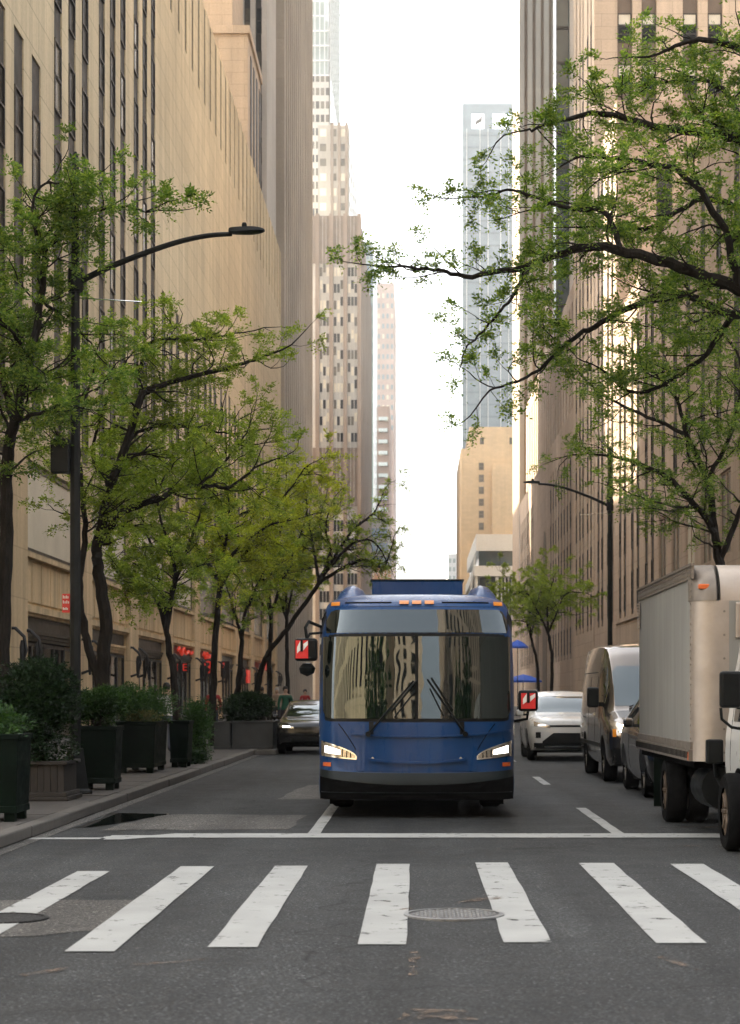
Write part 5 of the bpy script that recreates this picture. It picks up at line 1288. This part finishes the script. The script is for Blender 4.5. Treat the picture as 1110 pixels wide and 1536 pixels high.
mid_tree(7, 66, 380, [(392, 1005), (406, 974), (437, 935), (478, 875)], [[(500, 845, 0), (530, 815, 0), (560, 812, 0), (578, 838, 0)], [(495, 830, .3), (488, 790, .5), (500, 750, .5)], [(525, 800, .5), (560, 770, .6), (575, 740, .6)], [(540, 840, .5), (575, 850, .6), (590, 810, .6)], [(470, 820, .5), (460, 770, .6)]], 'leaning honey locust with bare arching twigs reaching towards the bus roof', 'leaf_mid', bl=.95, bgap=.2, tl=.5, tgap=.17, lgap=.085, bare=.5, flat=.8)
mid_tree(8, 74, 404, [(404, 990), (406, 925)], [[(395, 870, 0), (385, 820, 0), (400, 780, .3)], [(420, 880, 0), (440, 830, .3), (460, 770, .5), (455, 720, .6)], [(380, 880, .3), (350, 840, .5)], [(425, 870, -.5), (470, 800, -.6), (490, 740, -.5)], [(405, 850, .8), (425, 780, 1), (430, 700, 1)]], 'honey locust deep in the row with crown tinted sunlit yellow', 'leaf_yellow', **K1)
mid_tree(9, 86, 432, [(430, 980), (430, 930)], [[(415, 880, 0), (405, 850, .4)], [(440, 880, 0), (455, 850, .4), (460, 810, .4)], [(430, 860, .8), (440, 800, 1)]], 'dark-trunked honey locust at the far end of the row by the black car', 'leaf_mid', **K1)
mid_tree(10, 62, 352, [(360, 1000), (363, 960)], [[(352, 920, 0), (340, 880, 0)], [(368, 920, 0), (385, 880, .4), (400, 850, .6)]], 'thin honey locust between the yellow-leaved trees', 'leaf_mid', **K1)
K2 = dict(bl=1.8, bgap=.28, tl=.75, tgap=.25, lgap=.06, flat=.5)
mid_tree(11, 104, 826, [(828, 990), (822, 950)], [[(808, 920, 0), (790, 890, 0), (775, 890, 0)], [(835, 920, 0), (850, 890, .4), (880, 890, .5)], [(822, 900, .6), (830, 870, .8)]], 'small honey locust with two crooked trunks by the brown limestone wall', 'leaf_mid', **K2)
mid_tree(12, 112, 806, [(806, 1000), (796, 955)], [[(785, 920, 0), (770, 900, 0), (765, 880, 0)], [(805, 920, 0), (815, 880, .4)], [(795, 900, .6), (800, 870, .8)]], 'small honey locust nearest the bus mirror on the far pavement', 'leaf_mid', **K2)
# behind the viewer
for sd, x, yb, lab in ((13, -7.9, -9, 'street tree just behind the crossing before the tan corner building'), (14, -8.3, -17, 'second street tree behind the crossing, its crown mirrored in the bus'), (16, -8.0, -27, 'third street tree behind the crossing, far down the avenue'),
                       (15, 10.2, -11, 'street tree just behind the crossing before the dark office tower'), (17, 10.4, -21, 'second street tree before the dark office tower'), (18, -7.6, -3.5, 'low spreading street tree beside the near corner behind the crossing'), (19, 9.6, -4.5, 'low spreading street tree on the opposite near corner behind the crossing')):
    T = Tree(sd, dens=(2.2 if sd > 17 else 1.2), bl=1.9, bgap=.4, tl=.8, tgap=.28, lgap=.08, flat=.6); base = Vector((x, yb, SW))
    T.limb([base, base + Vector((0, 0, 2.2)), base + Vector((.2, 0, 3.8)), base + Vector((.8, .4, 6.5))], .16, .03, .45)
    for k in range(5):
        a = k * 1.27 + sd; T.limb([base + Vector((0, 0, 2.4)), base + Vector((1.3 * math.cos(a), 1.3 * math.sin(a), 3.8)), base + Vector((2.8 * math.cos(a), 2.8 * math.sin(a), 4.4 + (k % 2)))], .08, .02, .3)
    T.build('honey_locust', base, lab, 'leaf_shrub', size=(.12, .055), K=6)

def shrub(name, c, rx, ry, rz, n, label, mat, seed, size=(.05, .022), cat='shrub', stems=14, K=5, rach=.1, group=None, z0=None, lumpy=.25):
    rg = random.Random(seed); lb, ld = [], []; q = MB(); c = Vector(c); zb = z0 if z0 is not None else c.z - rz
    t = empty(name, (c.x, c.y, zb), label, cat, group)
    lobes = [(Vector((rg.gauss(0, .45), rg.gauss(0, .45), rg.uniform(-.5, .6))), rg.uniform(.45, .75)) for _ in range(9)]
    cnt = 0
    while cnt < n:
        L, R = rg.choice(lobes); v = Vector((rg.gauss(0, 1), rg.gauss(0, 1), rg.gauss(0, 1))).normalized() * (rg.random() ** .35) * R
        p = L * .75 + v
        if p.length > 1.12: continue
        w = Vector((c.x + p.x * rx, c.y + p.y * ry, c.z + p.z * rz))
        if w.z < zb + .02: continue
        lb.append(tuple(w)); d = (p + Vector((rg.gauss(0, .4), rg.gauss(0, .4), .35 + rg.gauss(0, .3)))).normalized(); ld.append(tuple(d)); cnt += 1
    for k in range(stems):
        a = rg.uniform(0, 6.28); rr = rg.uniform(0, .5)
        s0 = Vector((c.x + rr * rx * math.cos(a) * .6, c.y + rr * ry * math.sin(a) * .6, zb - .04)); e = rg.choice(lb)
        q.tube([s0, s0.lerp(Vector(e), .5) + Vector((0, 0, rz * .2)), Vector(e)], [.012, .008, .004], 4, cap=False)
    q.obj('stem', 'bark', t)
    off = np.array((c.x, c.y, zb)); link('foliage', leaf_mesh('foliage', np.array(lb) - off, ld, mat, size, K, rach, seed, .2), t)
    return t
def planter(x0, x1, y0, y1, h, label, mat='planter_green', ins=.03, foot=.12, rim=.05, name='planter', soil=True):
    t = empty(name, ((x0 + x1) / 2, (y0 + y1) / 2, SW), label, 'planter', 'planters along the kerb'); z = SW
    MB().taper(x0, x1, y0, y1, z + foot, z + h, ins).obj('tub', mat, t, bevel=.012)
    q = MB(); q.box(x0 - .02, x1 + .02, y0 - .02, y0 + .05, z + h - rim, z + h + .015).box(x0 - .02, x1 + .02, y1 - .05, y1 + .02, z + h - rim, z + h + .015).box(x0 - .02, x0 + .05, y0 + .05, y1 - .05, z + h - rim, z + h + .015).box(x1 - .05, x1 + .02, y0 + .05, y1 - .05, z + h - rim, z + h + .015)
    q.obj('rim', mat, t, bevel=.008)
    for fx in (x0 + ins + .02, x1 - ins - .14):
        for fy in (y0 + ins + .02, y1 - ins - .14): MB().box(fx, fx + .12, fy, fy + .12, z, z + foot).obj('foot', mat, t)
    q = MB(); q.box(x0 + ins - .012, x1 - ins + .012, y0 + ins - .012, y1 - ins + .012, z + foot - .02, z + foot + .06); q.obj('base_band', mat, t, bevel=.008)
    MB().box(x0 + .05, x1 - .05, y0 + .05, y1 - .05, z + h - .02, z + h + .006).obj('soil', 'soil', t)
    return t
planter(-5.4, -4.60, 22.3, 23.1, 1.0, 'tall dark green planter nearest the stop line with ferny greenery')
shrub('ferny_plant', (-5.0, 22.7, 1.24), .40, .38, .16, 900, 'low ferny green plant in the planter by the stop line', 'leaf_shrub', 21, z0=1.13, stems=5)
# wooden box with plank sides
wb = empty('wooden_planter', (-5.15, 27.25, SW), 'low weathered wooden planter box with moulded base under the round shrub', 'planter', 'planters along the kerb')
X0, X1, Y0, Y1 = -5.62, -4.88, 26.75, 27.75
n = 8
for k in range(n):
    w = (X1 - X0) / n; MB().box(X0 + k * w + .004, X0 + (k + 1) * w - .004, Y0, Y0 + .03, SW + .12, SW + .50).obj('plank', 'wood_weathered', wb)
for k in range(10):
    w = (Y1 - Y0 - .06) / 10
    for xx in (X0, X1 - .03): MB().box(xx, xx + .03, Y0 + .032 + k * w + .003, Y0 + .032 + (k + 1) * w - .003, SW + .12, SW + .50).obj('plank', 'wood_weathered', wb)
q = MB()
for z0, z1, e in ((SW, SW + .06, .07), (SW + .06, SW + .12, .04)): q.box(X0 - e, X1 + e, Y0 - e, Y1 + e, z0, z1)
q.obj('plinth', 'wood_weathered', wb, bevel=.01)
q = MB().box(X0 - .05, X1 + .05, Y0 - .05, Y0 + .09, SW + .50, SW + .55).box(X0 - .05, X1 + .05, Y1 - .09, Y1 + .05, SW + .50, SW + .55).box(X0 - .05, X0 + .09, Y0 + .09, Y1 - .09, SW + .50, SW + .55).box(X1 - .09, X1 + .05, Y0 + .09, Y1 - .09, SW + .50, SW + .55)
q.obj('lip', 'wood_weathered', wb, bevel=.008)
MB().box(X0 + .04, X1 - .04, Y0 + .04, Y1 - .04, SW + .15, SW + .48).obj('soil', 'soil', wb)
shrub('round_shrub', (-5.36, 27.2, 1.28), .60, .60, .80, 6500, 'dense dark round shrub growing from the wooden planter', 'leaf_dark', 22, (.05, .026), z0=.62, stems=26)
planter(-5.25, -4.62, 29.7, 30.4, .97, 'tall narrow dark planter just past the street lamp')
shrub('leafy_plant', (-5.0, 30.05, 1.38), .42, .40, .36, 2400, 'leafy green plant spilling from the narrow planter past the street lamp', 'leaf_shrub', 23, z0=1.1)
planter(-5.62, -4.9, 36.2, 38.0, .95, 'large square dark planter beside the forked tree')
shrub('flowering_plant', (-5.25, 37.0, 1.36), .62, .85, .40, 3400, 'bushy green plant with pale sprigs in the large square planter', 'leaf_shrub', 24, z0=1.08)
shrub('pale_sprig', (-5.15, 36.55, 1.16), .30, .22, .12, 500, 'pale yellowish sprigs along the front of the large square planter', 'leaf_pale', 29, z0=1.08, stems=4)
planter(-5.0, -4.6, 39.0, 39.8, .93, 'slim dark planter tucked behind the large square one')
shrub('tall_bush', (-4.82, 42.3, .82), .34, .5, .78, 3600, 'tall leafy bush growing from the ground by the kerb', 'leaf_shrub', 25, z0=.13, stems=20)
shrub('ground_plant', (-4.72, 41.3, .22), .26, .5, .14, 700, 'low ground plant at the foot of the tall bush', 'leaf_dark', 30, z0=.13, stems=5)
planter(-5.45, -5.02, 52.0, 53.6, .72, 'small grey concrete planter next to the long grey one', 'planter_grey', 0, .02, .03)
planter(-4.98, -3.88, 52.2, 54.0, .74, 'long plain grey concrete planter in front of the black car', 'planter_grey', 0, .02, .03)
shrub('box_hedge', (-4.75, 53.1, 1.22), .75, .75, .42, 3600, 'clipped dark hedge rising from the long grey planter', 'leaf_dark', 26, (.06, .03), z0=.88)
planter(-5.9, -4.9, 60.0, 63.0, .8, 'dark planter farther along the row behind the grey ones')
shrub('box_hedge', (-5.4, 61.5, 1.2), .6, 1.4, .4, 2200, 'dark hedge farther along the row behind the grey planters', 'leaf_dark', 27, (.08, .04), z0=.94)
planter(6.4, 7.4, 70, 78, .8, 'long dark planter on the far pavement behind the white crossover')
shrub('box_hedge', (6.9, 74, 1.25), .6, 3.8, .45, 2400, 'dark hedge on the far pavement behind the white crossover', 'leaf_dark', 28, (.09, .045), z0=.94)

# blue umbrellas on the far pavement
def umbrella(x, y, h, rad, label):
    t = empty('parasol', (x, y, SW), label, 'parasol', 'blue parasols on the far pavement')
    MB().lathe([(.25, 0), (.25, .06), (.03, .08), (.025, h)], n=10).obj('pole', 'lamp_metal', t, local=True)
    q = MB(); q.lathe([(rad, h - .55), (rad * .98, h - .42), (rad * .45, h - .12), (.01, h + .03)], n=8, cap=False); q.obj('canopy', 'umbrella_blue', t, local=True)
umbrella(7.6, 138, 2.9, 1.35, 'wide blue parasol by the far trees behind the bus mirror')
umbrella(7.1, 136, 5.3, .75, 'small high blue parasol above the wide one')

# ------------------------------------------------------------------ people
def person_mat(name, shirt, trousers, skin=(0.42, 0.27, 0.19)):
    s = NT(name); o = s.objco(); sep = s.n('ShaderNodeSeparateXYZ'); s.l(o, sep.inputs[0])
    c = s.ramp(sep.outputs[2], [(0.0, (0.02, 0.02, 0.02)), (0.07, trousers), (0.93, trousers), (0.94, shirt), (1.0, shirt)])
    up = s.n('ShaderNodeMath', operation='GREATER_THAN'); s.l(sep.outputs[2], up.inputs[0]); up.inputs[1].default_value = 1.46
    c2 = s.mix(up.outputs[0], c, skin)
    s.set(Base_Color=c2, Roughness=0.7); s.bump(s.noise(o, 9, 4), 0.2, 0.02)
def person(x, y, rz, mat, label, hgt=1.0, hair='hair_dark'):
    t = empty('person', (x, y, SW), label, 'person', None, rz); t.scale = (hgt,) * 3
    V = [(0, 0, .95), (0, 0, 1.12), (0, .01, 1.32), (0, 0, 1.43), (0, -.01, 1.52), (0, -.02, 1.60), (0, -.02, 1.71),
         (.19, 0, 1.40), (.25, .02, 1.14), (.24, -.10, .92), (.23, -.15, .82), (-.19, 0, 1.40), (-.25, .02, 1.14), (-.25, -.02, .90), (-.25, -.05, .80),
         (.10, 0, .88), (.11, -.10, .50), (.11, .02, .10), (.11, -.15, .045), (-.10, 0, .88), (-.11, .08, .50), (-.11, .20, .12), (-.11, .06, .045)]
    R = [.15, .135, .155, .10, .058, .085, .085, .075, .052, .038, .034, .075, .052, .038, .034, .095, .065, .045, .04, .095, .065, .045, .04]
    E = [(0, 1), (1, 2), (2, 3), (3, 4), (4, 5), (5, 6), (3, 7), (7, 8), (8, 9), (9, 10), (3, 11), (11, 12), (12, 13), (13, 14), (0, 15), (15, 16), (16, 17), (17, 18), (0, 19), (19, 20), (20, 21), (21, 22)]
    me = bpy.data.meshes.new('body'); me.from_pydata(V, E, []); me.materials.append(M[mat]); o = link('body', me, t)
    sk = o.modifiers.new('skin', 'SKIN')
    if not me.skin_vertices: 
        bm = bmesh.new(); bm.from_mesh(me); bm.verts.layers.skin.verify(); bm.to_mesh(me); bm.free()
    for i, sv in enumerate(me.skin_vertices[0].data): sv.radius = (R[i], R[i] * (.78 if i < 3 else 1)); sv.use_root = (i == 0)
    o.modifiers.new('sub', 'SUBSURF').render_levels = 2; sk.use_smooth_shade = True
    MB().lathe([(.001, 1.79), (.06, 1.775), (.096, 1.72), (.10, 1.66), (.085, 1.60)], (0, .015, 0), n=14, cap=False).obj('hair', hair, t, smooth=True, local=True)
    MB().lathe([(.012, -.135), (.018, -.105), (.02, -.08)], (0, 0, 1.63), 'y', 8).obj('nose', 'skin', t, smooth=True, local=True)
    return t
person_mat('cloth_green', (0.01, 0.10, 0.055), (0.03, 0.03, 0.04)); person_mat('cloth_red', (0.35, 0.02, 0.02), (0.02, 0.025, 0.04)); person_mat('cloth_white', (0.6, 0.6, 0.58), (0.06, 0.07, 0.1)); person_mat('cloth_dark', (0.02, 0.02, 0.025), (0.02, 0.02, 0.02)); person_mat('cloth_tan', (0.3, 0.22, 0.14), (0.04, 0.04, 0.05))
simple('hair_grey', (0.4, 0.38, 0.35), .6)
person(-4.75, 70.0, .3, 'cloth_green', 'person in a green top walking past the parked black car')
person(-7.0, 66.5, .1, 'cloth_red', 'person in a red top on the pavement beyond the hedge')
person(-6.4, 49.5, 3.0, 'cloth_white', 'person in a white shirt between the large planter and the tall bush')
person(-6.0, 83, .0, 'cloth_tan', 'person in a tan coat far along the shop pavement', 1.0, 'hair_grey')
person(-7.2, 90, 3.1, 'cloth_dark', 'person in dark clothes near the neon shop signs', 1.03)
person(-5.6, 97, .2, 'cloth_red', 'person in a red jacket farthest along the shop pavement', .98)
person(8.6, 92, .1, 'cloth_dark', 'person in dark clothes walking by the brown limestone wall', 1.0)
person(9.2, 84, 3.0, 'cloth_white', 'person in a pale shirt walking by the brown limestone wall', .97, 'hair_grey')

# ------------------------------------------------------------------ haze
hz = MB().box(-320, 320, -230, 1010, -1.0, 260)
hm = bpy.data.materials.new('haze'); hm.use_nodes = True; M['haze'] = hm
ht = hm.node_tree; ht.nodes.clear(); ho = ht.nodes.new('ShaderNodeOutputMaterial'); pv = ht.nodes.new('ShaderNodeVolumePrincipled')
pv.inputs['Color'].default_value = (0.95, 0.95, 0.93, 1); pv.inputs['Density'].default_value = 0.00025; pv.inputs['Anisotropy'].default_value = 0.3
ht.links.new(pv.outputs[0], ho.inputs['Volume'])
h = hz.obj('haze', 'haze'); h['kind'] = 'stuff'
